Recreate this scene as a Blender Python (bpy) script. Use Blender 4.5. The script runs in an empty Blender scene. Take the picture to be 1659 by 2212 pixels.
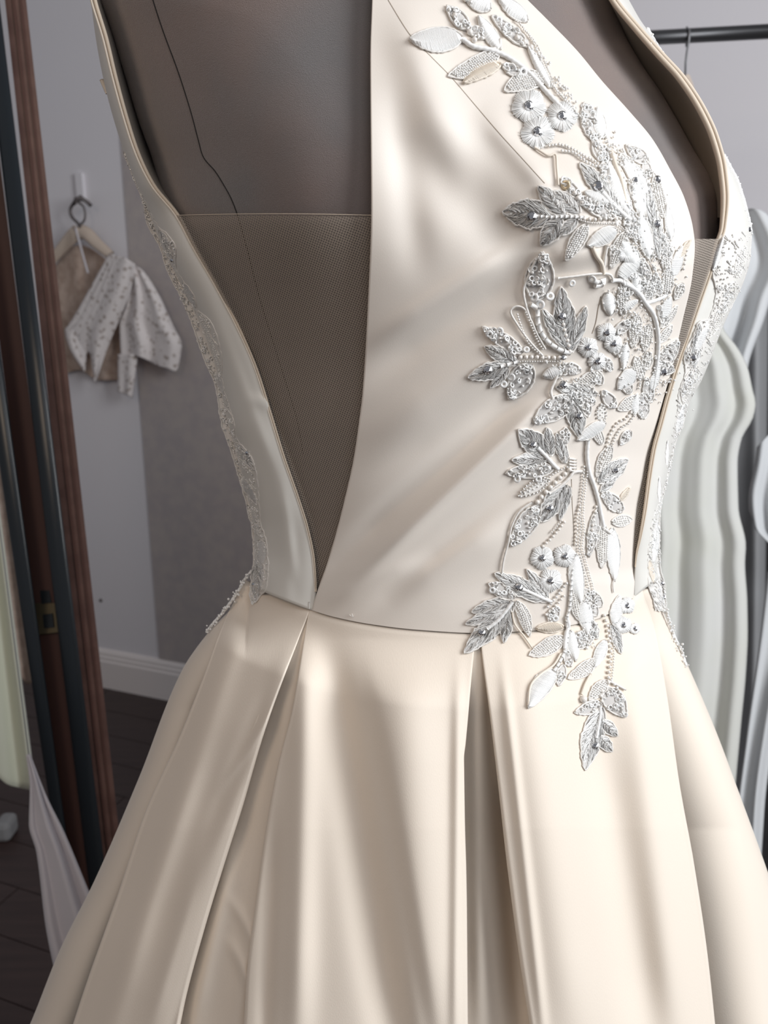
import bpy, math, random
import numpy as np
from mathutils import Vector

random.seed(7)
rng = np.random.default_rng(7)
sc = bpy.context.scene
COL = sc.collection

# ------------------------------------------------------------------ camera
F = 1790.0                     # focal length in photo pixels (frame 1659 x 2212)
PITCH = math.radians(14.7)
CAMZ = 1.30
CP, SP = math.cos(PITCH), math.sin(PITCH)
cd = bpy.data.cameras.new('camera')
cam = bpy.data.objects.new('camera', cd)
COL.objects.link(cam)
cam.location = (0, 0, CAMZ)
cam.rotation_euler = (math.radians(90) - PITCH, 0, 0)
cd.sensor_fit = 'VERTICAL'
cd.sensor_height = 36.0
cd.lens = F / 2212 * 36.0
cd.clip_start = 0.01
cd.dof.use_dof = True
cd.dof.focus_distance = 0.50
cd.dof.aperture_fstop = 11.0
sc.camera = cam

# ------------------------------------------------------------------ world, lights, exposure
wd = bpy.data.worlds.new('room_light')
sc.world = wd
wd.use_nodes = True
bg = wd.node_tree.nodes['Background']
bg.inputs[0].default_value = (0.86, 0.88, 0.95, 1)
bg.inputs[1].default_value = 0.22


def area(name, loc, target, sx, sy, power, color):
    l = bpy.data.lights.new(name, 'AREA')
    l.shape = 'RECTANGLE'
    l.size, l.size_y = sx, sy
    l.energy = power
    l.color = color
    o = bpy.data.objects.new(name, l)
    COL.objects.link(o)
    o.location = loc
    o.rotation_euler = (Vector(target) - Vector(loc)).to_track_quat('-Z', 'Y').to_euler()
    return o


area('window_light', (1.60, -0.20, 1.85), (0.12, 0.6, 1.05), 0.9, 1.3, 43.0, (0.95, 0.975, 1.0))
area('warm_fill_light', (-0.95, -0.55, 2.1), (-0.1, 0.6, 0.9), 0.6, 0.6, 4.8, (1.0, 0.79, 0.60))  # warm fill added on the left for unseen interior lamps
area('front_fill_light', (0.55, -0.75, 2.35), (0.2, 0.6, 1.15), 0.8, 0.5, 5.5, (0.97, 0.98, 1.0))  # fill added at front right to brighten the velvet in the right opening

sc.view_settings.view_transform = 'Standard'
sc.view_settings.look = 'None'
sc.view_settings.gamma = 1.0
sc.view_settings.use_curve_mapping = False
sc.view_settings.exposure = 0.0


# ------------------------------------------------------------------ helpers: pixels + depth -> world
def P(px, py, d):
    px, py, d = np.broadcast_arrays(np.asarray(px, float), np.asarray(py, float), np.asarray(d, float))
    x = (px - 829.5) / F * d
    yc = -(py - 1106.0) / F * d
    return np.stack([x, d * CP + yc * SP, CAMZ - d * SP + yc * CP], -1)


def curve(pts, k=1):
    """smooth function through (a, b) pairs; a increasing; linear beyond the ends (monotone cubic)"""
    a = np.array([p[0] for p in pts], float)
    b = np.array([p[1] for p in pts], float)
    h = np.diff(a)
    s = np.diff(b) / h
    m = np.zeros_like(b)
    m[0], m[-1] = s[0], s[-1]
    for i in range(1, len(b) - 1):
        m[i] = 0 if s[i - 1] * s[i] <= 0 else 2 * s[i - 1] * s[i] / (s[i - 1] + s[i])

    def f(x):
        x = np.asarray(x, float)
        i = np.clip(np.searchsorted(a, x) - 1, 0, len(a) - 2)
        t = (x - a[i]) / h[i]
        tc = np.clip(t, 0, 1)
        h00 = 2 * tc**3 - 3 * tc**2 + 1
        h10 = tc**3 - 2 * tc**2 + tc
        h01 = -2 * tc**3 + 3 * tc**2
        h11 = tc**3 - tc**2
        y = h00 * b[i] + h10 * h[i] * m[i] + h01 * b[i + 1] + h11 * h[i] * m[i + 1]
        y = y + np.where(t < 0, (x - a[0]) * m[0], 0) + np.where(t > 1, (x - a[-1]) * m[-1], 0)
        return y
    return f


def cx(pts):
    """points given as (x, y): x as a function of y"""
    return curve([(p[1], p[0]) for p in sorted(pts, key=lambda q: q[1])])


def spline(pts, step=5.0):
    """Catmull-Rom through pixel points, resampled"""
    p = np.array(pts, float)
    if len(p) == 2:
        n = max(2, int(np.linalg.norm(p[1] - p[0]) / step) + 1)
        return p[0] + (p[1] - p[0]) * np.linspace(0, 1, n)[:, None]
    q = np.vstack([2 * p[0] - p[1], p, 2 * p[-1] - p[-2]])
    out = []
    for i in range(1, len(q) - 2):
        n = max(2, int(np.linalg.norm(q[i + 1] - q[i]) / step) + 1)
        t = np.linspace(0, 1, n, endpoint=False)[:, None]
        out.append(0.5 * ((2 * q[i]) + (-q[i - 1] + q[i + 1]) * t + (2 * q[i - 1] - 5 * q[i] + 4 * q[i + 1] - q[i + 2]) * t**2
                          + (-q[i - 1] + 3 * q[i] - 3 * q[i + 1] + q[i + 2]) * t**3))
    out.append(p[-1:])
    return np.vstack(out)


# ------------------------------------------------------------------ helpers: materials
def mat(name, color, rough=0.5, metal=0.0, sheen=0.0, bump=None, vary=None, coat=0.0, spec=0.5, aniso=0.0, trans=0.0,
        alpha=1.0, sheen_rough=0.3, sheen_tint=None, sss=0.0):
    m = bpy.data.materials.new(name)
    m.use_nodes = True
    nt = m.node_tree
    b = nt.nodes['Principled BSDF']
    b.inputs['Base Color'].default_value = (*color, 1)
    b.inputs['Roughness'].default_value = rough
    b.inputs['Metallic'].default_value = metal
    b.inputs['Specular IOR Level'].default_value = spec
    b.inputs['Sheen Weight'].default_value = sheen
    b.inputs['Sheen Roughness'].default_value = sheen_rough
    if sheen_tint:
        b.inputs['Sheen Tint'].default_value = (*sheen_tint, 1)
    b.inputs['Coat Weight'].default_value = coat
    b.inputs['Anisotropic'].default_value = aniso
    b.inputs['Transmission Weight'].default_value = trans
    b.inputs['Alpha'].default_value = alpha
    tc = nt.nodes.new('ShaderNodeTexCoord')
    if vary:       # (scale, other colour, amount)
        n = nt.nodes.new('ShaderNodeTexNoise')
        n.inputs['Scale'].default_value = vary[0]
        n.inputs['Detail'].default_value = 3.0
        nt.links.new(tc.outputs['Object'], n.inputs['Vector'])
        r = nt.nodes.new('ShaderNodeValToRGB')
        r.color_ramp.elements[0].position = 0.35
        r.color_ramp.elements[1].position = 0.65
        r.color_ramp.elements[0].color = (*color, 1)
        r.color_ramp.elements[1].color = (*[color[i] + (vary[1][i] - color[i]) * vary[2] for i in range(3)], 1)
        nt.links.new(n.outputs['Fac'], r.inputs['Fac'])
        nt.links.new(r.outputs['Color'], b.inputs['Base Color'])
    if bump:       # (kind, scale, strength, distance)
        if bump[0] == 'weave':
            mp = nt.nodes.new('ShaderNodeMapping')
            mp.inputs['Scale'].default_value = (bump[1], bump[1] * 0.35, 1)
            nt.links.new(tc.outputs['UV'], mp.inputs['Vector'])
            n = nt.nodes.new('ShaderNodeTexNoise')
            n.inputs['Scale'].default_value = 1.0
            n.inputs['Detail'].default_value = 2.0
            nt.links.new(mp.outputs['Vector'], n.inputs['Vector'])
            src = n.outputs['Fac']
        else:
            n = nt.nodes.new('ShaderNodeTexNoise')
            n.inputs['Scale'].default_value = bump[1]
            n.inputs['Detail'].default_value = 4.0
            nt.links.new(tc.outputs['Object'], n.inputs['Vector'])
            src = n.outputs['Fac']
        bp = nt.nodes.new('ShaderNodeBump')
        bp.inputs['Strength'].default_value = bump[2]
        bp.inputs['Distance'].default_value = bump[3]
        nt.links.new(src, bp.inputs['Height'])
        nt.links.new(bp.outputs['Normal'], b.inputs['Normal'])
    return m


def net_mat(name, color, pitch, fill, light=0.0):
    """tulle: a honeycomb of thread with real holes (transparent between the threads)"""
    m = bpy.data.materials.new(name)
    m.use_nodes = True
    nt = m.node_tree
    b = nt.nodes['Principled BSDF']
    b.inputs['Base Color'].default_value = (*color, 1)
    b.inputs['Roughness'].default_value = 0.7
    b.inputs['Sheen Weight'].default_value = 0.3
    tc = nt.nodes.new('ShaderNodeTexCoord')
    mp = nt.nodes.new('ShaderNodeMapping')
    mp.inputs['Scale'].default_value = (1 / pitch, 1 / pitch, 1)
    mp.inputs['Rotation'].default_value = (0, 0, 0.35)
    nt.links.new(tc.outputs['UV'], mp.inputs['Vector'])
    v = nt.nodes.new('ShaderNodeTexVoronoi')
    v.voronoi_dimensions = '2D'
    v.feature = 'DISTANCE_TO_EDGE'
    v.inputs['Randomness'].default_value = 0.15
    v.inputs['Scale'].default_value = 1.0
    nt.links.new(mp.outputs['Vector'], v.inputs['Vector'])
    r = nt.nodes.new('ShaderNodeMapRange')
    r.inputs['From Min'].default_value = fill
    r.inputs['From Max'].default_value = fill + 0.08
    r.inputs['To Min'].default_value = 1.0
    r.inputs['To Max'].default_value = light
    nt.links.new(v.outputs['Distance'], r.inputs['Value'])
    nt.links.new(r.outputs['Result'], b.inputs['Alpha'])
    return m


IVORY = (0.80, 0.735, 0.665)
M = {}
M['satin'] = mat('ivory_satin', IVORY, rough=0.42, sheen=0.25, bump=('weave', 2600, 0.10, 0.0004), aniso=0.3, spec=0.55)
M['satin_side'] = mat('pale_satin', (0.76, 0.74, 0.69), rough=0.36, sheen=0.25, bump=('weave', 2600, 0.08, 0.0004), aniso=0.3, spec=0.6)
M['skirt'] = mat('skirt_mikado', (0.80, 0.71, 0.61), rough=0.66, sheen=0.35, bump=('weave', 2200, 0.16, 0.0005), spec=0.35)
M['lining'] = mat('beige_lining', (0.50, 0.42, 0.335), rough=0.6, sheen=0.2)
M['piping'] = mat('tan_piping', (0.66, 0.555, 0.44), rough=0.6, bump=('noise', 2500, 0.2, 0.0005))
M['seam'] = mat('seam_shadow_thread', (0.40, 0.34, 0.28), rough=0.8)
M['velvet'] = mat('charcoal_velvet', (0.155, 0.148, 0.150), rough=0.85, sheen=1.0, sheen_rough=0.45, sheen_tint=(0.95, 0.85, 0.8),
                  bump=('noise', 2300, 0.7, 0.0007), vary=(9, (0.22, 0.165, 0.148), 1.0), spec=0.3)
M['velvet_seam'] = mat('velvet_seam', (0.02, 0.018, 0.018), rough=0.9)
M['tulle'] = net_mat('nude_tulle', (0.34, 0.285, 0.235), 0.00135, 0.10, 0.28)
M['cord'] = mat('ivory_cord', (0.78, 0.75, 0.71), rough=0.55, bump=('noise', 3500, 0.3, 0.0003), sheen=0.3)
M['cord_cream'] = mat('cream_cord', (0.78, 0.70, 0.60), rough=0.55, sheen=0.3)
M['pad'] = mat('grey_net_pad', (0.60, 0.575, 0.55), rough=0.8)
M['satin_thread'] = mat('white_rayon_thread', (0.86, 0.855, 0.84), rough=0.38, sheen=0.3, spec=0.6)
M['silver'] = mat('silver_thread', (0.76, 0.75, 0.73), rough=0.38, metal=0.4)
M['silver_dark'] = mat('grey_lurex_thread', (0.34, 0.33, 0.32), rough=0.4, metal=0.3)
M['bead'] = mat('clear_seed_bead', (0.86, 0.85, 0.83), rough=0.16, spec=0.9, coat=0.6)
M['bead_silver'] = mat('silver_lined_bead', (0.80, 0.78, 0.75), rough=0.14, metal=0.3)
M['pearl'] = mat('ivory_pearl', (0.83, 0.79, 0.74), rough=0.22, coat=0.8, spec=0.7)
M['sequin'] = mat('matt_sequin', (0.84, 0.84, 0.83), rough=0.3, spec=0.6, coat=0.3)
M['gold_sequin'] = mat('gold_sequin', (0.80, 0.66, 0.45), rough=0.25, metal=0.4)
M['crystal'] = mat('cut_crystal', (0.78, 0.78, 0.80), rough=0.05, metal=1.0)
M['setting'] = mat('crystal_setting', (0.45, 0.44, 0.43), rough=0.25, metal=1.0)
M['wall'] = mat('painted_plaster', (0.76, 0.74, 0.775), rough=0.9, bump=('noise', 60, 0.15, 0.001), vary=(1.5, (0.76, 0.73, 0.75), 0.6))
M['paper'] = mat('grey_wallpaper', (0.43, 0.385, 0.385), rough=0.85, bump=('noise', 180, 0.5, 0.002), vary=(26, (0.48, 0.43, 0.41), 1.0))
M['base'] = mat('baseboard_paint', (0.82, 0.76, 0.74), rough=0.5)
M['wood'] = mat('red_brown_wood', (0.10, 0.052, 0.043), rough=0.5, vary=(30, (0.14, 0.076, 0.062), 1.0))
M['wood_dark'] = mat('dark_recess_wood', (0.085, 0.038, 0.030), rough=0.6)
M['black'] = mat('black_lacquer_edge', (0.012, 0.016, 0.020), rough=0.28)
M['brass'] = mat('aged_brass', (0.16, 0.13, 0.08), rough=0.5, metal=0.8)
M['steel'] = mat('rail_steel', (0.055, 0.055, 0.058), rough=0.35, metal=0.6)
M['wire'] = mat('hanger_wire', (0.45, 0.45, 0.46), rough=0.35, metal=0.9)
M['hanger_wood'] = mat('pale_hanger_wood', (0.58, 0.48, 0.40), rough=0.5)
M['hook'] = mat('grey_iron_hook', (0.16, 0.14, 0.14), rough=0.5, metal=0.5)
M['cream'] = mat('cream_chiffon', (0.60, 0.61, 0.50), rough=0.7, sheen=0.3)
M['tan_lace'] = mat('tan_lace', (0.42, 0.31, 0.25), rough=0.9, vary=(40, (0.55, 0.43, 0.36), 1.0))
M['white_cloth'] = mat('white_cloth', (0.62, 0.59, 0.62), rough=0.8, sheen=0.2)
M['gown_white'] = mat('white_tulle_gown', (0.60, 0.595, 0.575), rough=0.8, sheen=0.2, vary=(5, (0.57, 0.57, 0.50), 0.8))
M['gown_grey'] = mat('pale_grey_tulle', (0.60, 0.61, 0.62), rough=0.8, sheen=0.2)
M['gown_dark'] = mat('grey_satin_cloth', (0.25, 0.25, 0.255), rough=0.6, sheen=0.2)
M['rubber'] = mat('dark_stand', (0.03, 0.03, 0.03), rough=0.5)


def floor_mat():
    m = mat('dark_floor_boards', (0.035, 0.020, 0.018), rough=0.38)
    nt = m.node_tree
    b = nt.nodes['Principled BSDF']
    tc = nt.nodes.new('ShaderNodeTexCoord')
    mp = nt.nodes.new('ShaderNodeMapping')
    mp.inputs['Scale'].default_value = (3, 40, 1)
    n = nt.nodes.new('ShaderNodeTexNoise')
    n.inputs['Scale'].default_value = 1.5
    n.inputs['Detail'].default_value = 5
    r = nt.nodes.new('ShaderNodeValToRGB')
    r.color_ramp.elements[0].color = (0.018, 0.010, 0.010, 1)
    r.color_ramp.elements[1].color = (0.065, 0.040, 0.035, 1)
    nt.links.new(tc.outputs['Object'], mp.inputs['Vector'])
    nt.links.new(mp.outputs['Vector'], n.inputs['Vector'])
    nt.links.new(n.outputs['Fac'], r.inputs['Fac'])
    nt.links.new(r.outputs['Color'], b.inputs['Base Color'])
    return m


M['floor'] = floor_mat()


def lace_mat():
    m = bpy.data.materials.new('white_guipure_lace')
    m.use_nodes = True
    nt = m.node_tree
    b = nt.nodes['Principled BSDF']
    b.inputs['Roughness'].default_value = 0.85
    tc = nt.nodes.new('ShaderNodeTexCoord')
    v = nt.nodes.new('ShaderNodeTexVoronoi')
    v.inputs['Scale'].default_value = 60
    nt.links.new(tc.outputs['Object'], v.inputs['Vector'])
    n = nt.nodes.new('ShaderNodeTexNoise')
    n.inputs['Scale'].default_value = 55
    nt.links.new(tc.outputs['Object'], n.inputs['Vector'])
    mx = nt.nodes.new('ShaderNodeMath')
    mx.operation = 'ADD'
    nt.links.new(v.outputs['Distance'], mx.inputs[0])
    nt.links.new(n.outputs['Fac'], mx.inputs[1])
    r = nt.nodes.new('ShaderNodeValToRGB')
    r.color_ramp.elements[0].position = 0.66
    r.color_ramp.elements[0].color = (0.42, 0.36, 0.33, 1)
    r.color_ramp.elements[1].position = 0.90
    r.color_ramp.elements[1].color = (0.76, 0.71, 0.70, 1)
    nt.links.new(mx.outputs[0], r.inputs['Fac'])
    nt.links.new(r.outputs['Color'], b.inputs['Base Color'])
    return m


M['lace'] = lace_mat()


# ------------------------------------------------------------------ helpers: objects
def props(o, label=None, cat=None, group=None, kind=None):
    if label:
        o['label'] = label
    if cat:
        o['category'] = cat
    if group:
        o['group'] = group
    if kind:
        o['kind'] = kind
    return o


def thing(name, loc, label, cat, group=None):
    o = bpy.data.objects.new(name, None)
    COL.objects.link(o)
    o.location = loc
    o.empty_display_size = 0.05
    return props(o, label, cat, group)


ICO_V = ICO_F = None


def _ico():
    import bmesh
    bm = bmesh.new()
    bmesh.ops.create_icosphere(bm, subdivisions=1, radius=1.0)
    v = np.array([tuple(x.co) for x in bm.verts])
    f = [tuple(x.index for x in fc.verts) for fc in bm.faces]
    bm.free()
    return v, f


ICO_V, ICO_F = _ico()


class MB:
    """collects geometry (world coordinates) for ONE mesh object"""
    def __init__(self):
        self.v, self.f, self.m, self.n, self.uv = [], [], [], 0, {}

    def add(self, verts, faces, mi=0):
        verts = np.asarray(verts, float).reshape(-1, 3)
        self.v.append(verts)
        k = self.n
        self.f.extend([tuple(i + k for i in f) for f in faces])
        self.m.extend([mi] * len(faces))
        self.n += len(verts)
        return self

    def grid(self, pts, mi=0, wrap=False):
        """pts: rows x cols x 3"""
        r, c = pts.shape[:2]
        fs = []
        for i in range(r - 1):
            for j in range(c - 1 if not wrap else c):
                j2 = (j + 1) % c
                fs.append((i * c + j, (i + 1) * c + j, (i + 1) * c + j2, i * c + j2))
        return self.add(pts, fs, mi)

    def tube(self, p, rad, sides=6, mi=0, cap=True, squash=1.0):
        p = np.asarray(p, float)
        n = len(p)
        rad = np.broadcast_to(np.asarray(rad, float), (n,))
        t = np.gradient(p, axis=0)
        t /= np.linalg.norm(t, axis=1, keepdims=True) + 1e-12
        view = p - np.array([0, 0, CAMZ])
        view /= np.linalg.norm(view, axis=1, keepdims=True)
        s = np.cross(t, view)
        s /= np.linalg.norm(s, axis=1, keepdims=True) + 1e-9
        u = np.cross(s, t)
        a = np.linspace(0, 2 * math.pi, sides, endpoint=False)
        ring = p[:, None] + rad[:, None, None] * (np.cos(a)[None, :, None] * s[:, None] + squash * np.sin(a)[None, :, None] * u[:, None])
        self.grid(ring, mi, wrap=True)
        if cap:
            k = self.n - n * sides
            self.f.append(tuple(k + i for i in range(sides))[::-1])
            self.f.append(tuple(k + (n - 1) * sides + i for i in range(sides)))
            self.m.extend([mi, mi])
        return self

    def ball(self, c, r, mi=0, scale=(1, 1, 1)):
        return self.add(ICO_V * (np.array(scale) * r) + np.asarray(c), ICO_F, mi)

    def balls(self, cs, r, mi=0):
        r = np.broadcast_to(np.asarray(r, float), (len(cs),))
        for c, q in zip(cs, r):
            self.add(ICO_V * q + c, ICO_F, mi)
        return self

    def ring(self, c, R, r, normal, mi=0, n=10, k=5):
        normal = np.asarray(normal, float)
        normal /= np.linalg.norm(normal)
        a = np.cross(normal, [0.3, 0.2, 0.93])
        a /= np.linalg.norm(a)
        b = np.cross(normal, a)
        th = np.linspace(0, 2 * math.pi, n, endpoint=False)
        ph = np.linspace(0, 2 * math.pi, k, endpoint=False)
        e = np.cos(th)[:, None] * a + np.sin(th)[:, None] * b
        pts = c + (R + r * np.cos(ph))[None, :, None] * e[:, None] + (0.6 * r * np.sin(ph))[None, :, None] * normal
        fs = [(i * k + j, i * k + (j + 1) % k, ((i + 1) % n) * k + (j + 1) % k, ((i + 1) % n) * k + j) for i in range(n) for j in range(k)]
        return self.add(pts, fs, mi)

    def box(self, c, sx, sy, sz, rot=None, mi=0):
        v = np.array([[x, y, z] for x in (-.5, .5) for y in (-.5, .5) for z in (-.5, .5)]) * [sx, sy, sz]
        if rot is not None:
            v = v @ np.asarray(rot).T
        f = [(0, 1, 3, 2), (4, 6, 7, 5), (0, 4, 5, 1), (2, 3, 7, 6), (0, 2, 6, 4), (1, 5, 7, 3)]
        return self.add(v + np.asarray(c), f, mi)

    def build(self, name, mats, parent=None, smooth=True, uv=False, label=None, kind=None, origin=None, bevel=None, solid=None):
        v = np.vstack(self.v)
        if origin is None:
            origin = np.array(parent.matrix_world.translation) if False else v.mean(0)
        origin = np.asarray(origin, float)
        me = bpy.data.meshes.new(name)
        me.from_pydata((v - origin).tolist(), [], self.f)
        if not isinstance(mats, (list, tuple)):
            mats = [mats]
        for m in mats:
            me.materials.append(M[m] if isinstance(m, str) else m)
        me.polygons.foreach_set('material_index', self.m)
        me.polygons.foreach_set('use_smooth', [smooth] * len(self.f))
        if uv:
            l = me.uv_layers.new(name='UVMap')
            idx = np.empty(len(me.loops), int)
            me.loops.foreach_get('vertex_index', idx)
            if len(uv) and isinstance(uv, np.ndarray):
                u = uv.reshape(-1, 2)[idx]
            else:
                u = np.stack([v[idx, 0], v[idx, 2] * 1.02 - v[idx, 1] * 0.2], 1)
            l.data.foreach_set('uv', u.ravel())
        me.update()
        o = bpy.data.objects.new(name, me)
        COL.objects.link(o)
        if parent is not None:
            o.parent = parent
            pw = WORLD.get(parent.name, np.array(parent.location) if parent.parent is None else np.zeros(3))
            o.location = origin - pw
        else:
            o.location = origin
        WORLD[o.name] = origin
        if bevel:
            b = o.modifiers.new('edge', 'BEVEL')
            b.width = bevel
            b.segments = 2
            b.limit_method = 'ANGLE'
        if solid:
            b = o.modifiers.new('cloth', 'SOLIDIFY')
            b.thickness = solid
            b.offset = 0
        return props(o, label=label, kind=kind)


WORLD = {}
UV = [1]      # marker: planar cloth coordinates in metres


# ================================================================== THE ROOM
HOR = 636.0


def floor_hit(px, py):
    """world point where the ray through a pixel meets the floor"""
    x = (px - 829.5) / F
    y = -(py - 1106) / F
    d = np.array([x, CP + y * SP, -SP + y * CP])
    return np.array([0, 0, CAMZ]) + d * (CAMZ / -d[2])


w0, w1 = floor_hit(220, 1478), floor_hit(360, 1506)
wdir = (w1 - w0)
wdir[2] = 0
wdir /= np.linalg.norm(wdir)
wnorm = np.array([wdir[1], -wdir[0], 0.0])       # towards the room


def wall_pt(px, py, off=0.0):
    """point on the back wall (shifted off metres into the room) seen at a pixel"""
    x = (px - 829.5) / F
    y = -(py - 1106) / F
    d = np.array([x, CP + y * SP, -SP + y * CP])
    o = np.array([0, 0, CAMZ])
    t = np.dot(w0 + wnorm * off - o, wnorm) / np.dot(d, wnorm)
    return o + d * t


def basis(xd):
    xd = np.asarray(xd, float)
    return np.stack([xd, np.array([-xd[1], xd[0], 0]), np.array([0, 0, 1.0])], 1)


RW = basis(wdir)
b = MB()
b.box(w0 + wdir * 0.9 - wnorm * 0.05 + np.array([0, 0, 1.4]), 5.4, 0.1, 2.8, RW)
wall = props(b.build('wall_back', 'wall', smooth=False), kind='structure')
b = MB()
c0 = wall_pt(322, 1100)
xs = np.dot(c0 - w0, wdir)
b.box(w0 + wdir * (xs + 0.62) + wnorm * 0.002 + np.array([0, 0, 1.13]), 1.24, 0.006, 1.98, RW)
b.build('wallpaper_panel', 'paper', wall, smooth=False, label='grey textured wallpaper panel')
b = MB()
prof = [(0, 0), (0.020, 0), (0.020, 0.098), (0.016, 0.102), (0.016, 0.112), (0.012, 0.118), (0.012, 0.126), (0.006, 0.134), (0, 0.138)]
rows = []
for s in (-1.8, 3.6):
    rows.append([w0 + wdir * s + wnorm * (p[0]) + np.array([0, 0, p[1]]) for p in prof])
b.grid(np.array(rows))
bb = props(b.build('baseboard_back', 'base', smooth=False), kind='structure')
b = MB()
fl = [np.array([x, y, 0.0]) for x, y in ((-3, -1.5), (3, -1.5), (3, 5), (-3, 5))]
b.box((0, 1.8, -0.045), 6.6, 6.6, 0.06)
floor = props(b.build('floor', 'floor', smooth=False), kind='structure')
bw = 0.125
proto = None
for i in range(-2, 34):          # boards run along the back wall
    for j in range(6):
        off = 0.02 + bw * (i + 0.5)
        cpos = w0 + wnorm * off + wdir * (-3.2 + 1.3 * j + 0.45 * (i % 3)) + np.array([0, 0, -0.0075])
        if proto is None:
            mb_ = MB()
            mb_.box((0, 0, 0), 1.297, bw - 0.0025, 0.015, RW)
            proto = mb_.build('floor_board', 'floor', None, smooth=False, origin=(0, 0, 0))
            bo_ = proto
        else:
            bo_ = proto.copy()
            COL.objects.link(bo_)
        bo_.parent = floor
        bo_.location = cpos - np.array([0, 1.8, -0.045])

# ================================================================== GOWN SURFACES
XL = cx([(198, 0), (209, 83), (222, 155), (236, 216), (262, 305), (290, 388), (315, 444), (350, 534), (375, 585), (405, 642), (440, 720),
         (460, 775), (478, 850), (492, 917), (505, 960), (520, 1020), (538, 1090), (548, 1144), (550, 1200), (545, 1240), (540, 1290)])
XR = cx([(1356, 0), (1381, 44), (1410, 84), (1437, 123), (1467, 168), (1512, 237), (1540, 296), (1562, 330), (1595, 394), (1614, 453), (1622, 502),
         (1620, 553), (1608, 600), (1580, 662), (1560, 705), (1534, 773), (1512, 825), (1490, 865), (1472, 920), (1450, 985), (1440, 1036),
         (1426, 1103), (1421, 1171), (1420, 1225), (1430, 1266), (1440, 1320)])
DS = curve([(-60, 0.530), (480, 0.570), (900, 0.595), (1290, 0.620), (1450, 0.63)])
RR = curve([(-60, 0.092), (300, 0.118), (500, 0.126), (900, 0.108), (1290, 0.097), (1450, 0.097)])

WR = [  # folds of the front panel: x0,y0,x1,y1,width px,height m
    (800, 1225, 1190, 862, 20, 0.0066), (770, 1165, 1130, 845, 26, -0.0060), (830, 1290, 1170, 985, 30, -0.0040),
    (720, 1300, 900, 1215, 22, 0.0022), (880, 1270, 1080, 1150, 30, 0.0030), (700, 1250, 830, 1120, 20, -0.0015),
    (830, 930, 1180, 700, 44, 0.0050), (850, 1010, 1160, 800, 30, -0.0022), (820, 800, 1130, 590, 36, -0.0042), (830, 720, 1120, 535, 26, 0.0034),
    (880, 60, 1000, 400, 50, 0.0050), (930, 330, 1130, 560, 66, -0.0055), (1060, 260, 1180, 400, 30, 0.0030), (860, 240, 900, 560, 40, -0.0030),
    (1205, 560, 1290, 545, 22, 0.0024), (1000, 1290, 1240, 1180, 40, -0.0015),
]


def wrinkles(x, y, lst=WR):
    o = np.zeros(np.broadcast(x, y).shape)
    for x0, y0, x1, y1, w, a in lst:
        dx, dy = x1 - x0, y1 - y0
        L = math.hypot(dx, dy)
        s = ((x - x0) * dx + (y - y0) * dy) / L / L
        dist = ((x - x0) * dy - (y - y0) * dx) / L
        end = np.clip((s + 0.25) / 0.5, 0, 1) * np.clip((1.25 - s) / 0.5, 0, 1)
        end = end * end * (3 - 2 * end)
        o = o + a * np.exp(-(dist / w) ** 2) * end
    return o


def G(x, y):
    """front of the torso as a rounded body: depth along the view axis"""
    l, r = XL(y), XR(y)
    u = np.clip((x - (l + r) / 2) / ((r - l) / 2), -0.999, 0.999)
    d = DS(y) - RR(y) * np.sqrt(1 - np.abs(u) ** 2.15)
    bust = 0.014 * np.exp(-((x - 1300) / 190) ** 2 - ((y - 430) / 210) ** 2) + 0.012 * np.exp(-((x - 640) / 190) ** 2 - ((y - 380) / 230) ** 2)
    return d - bust


def Dc(x, y):
    return G(x, y) - 0.004 - wrinkles(x, y)


PIL = cx([(192, -60), (205, 0), (230, 83), (250, 166), (277, 264), (300, 333), (333, 400), (385, 465), (422, 534), (473, 623), (514, 702), (555, 797),
          (584, 889), (614, 987), (644, 1073), (666, 1144), (679, 1212), (683, 1278), (681, 1318)])
PIR = cx([(1290, -60), (1322, 0), (1372, 62), (1421, 118), (1466, 168), (1511, 237), (1538, 296), (1556, 365), (1562, 431), (1558, 493), (1548, 524),
          (1534, 575), (1507, 654), (1486, 716), (1464, 779), (1442, 852), (1424, 920), (1411, 968), (1400, 1036), (1392, 1098), (1382, 1158),
          (1373, 1206), (1366, 1330)])
CL = cx([(806, -60), (804, 0), (800, 125), (802, 450), (795, 650), (783, 850), (777, 900), (764, 990), (747, 1068), (728, 1144), (704, 1225), (683, 1285), (672, 1325)])
CR = cx([(1085, -60), (1140, 0), (1180, 40), (1250, 113), (1299, 173), (1361, 242), (1410, 301), (1447, 365), (1479, 429), (1497, 493), (1501, 530),
         (1495, 600), (1475, 690), (1450, 800), (1425, 890), (1405, 965), (1390, 1065), (1380, 1150), (1374, 1206), (1367, 1330)])
DPL = lambda y: DS(y) - curve([(-60, 0.045), (450, 0.052), (800, 0.066), (1100, 0.072), (1290, 0.0735)])(y)
DPR = lambda y: DS(y) - curve([(-60, 0.05), (450, 0.055), (900, 0.055), (1290, 0.052)])(y)
seam = curve([(480, 1232), (548, 1268), (600, 1290), (668, 1316), (720, 1332), (800, 1348), (900, 1360), (1030, 1367), (1150, 1362), (1280, 1340),
              (1340, 1312), (1400, 1265), (1450, 1235)])
WL = [(470, 640, 560, 900, 16, -0.0014), (500, 760, 590, 1010, 14, 0.0014), (575, 1000, 600, 1240, 20, -0.0022), (640, 1130, 640, 1290, 16, -0.0016),
      (610, 1060, 640, 1250, 12, 0.0014), (540, 860, 600, 880, 14, 0.0012)]


def Dl(x, y):
    l, p = XL(y), PIL(y)
    s = np.clip((p - x) / np.maximum(p - l, 4), 0, 1)
    return DPL(y) + (DS(y) - DPL(y)) * (1 - np.sqrt(1 - 0.999 * s ** 2.2)) - wrinkles(x, y, WL)


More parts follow.
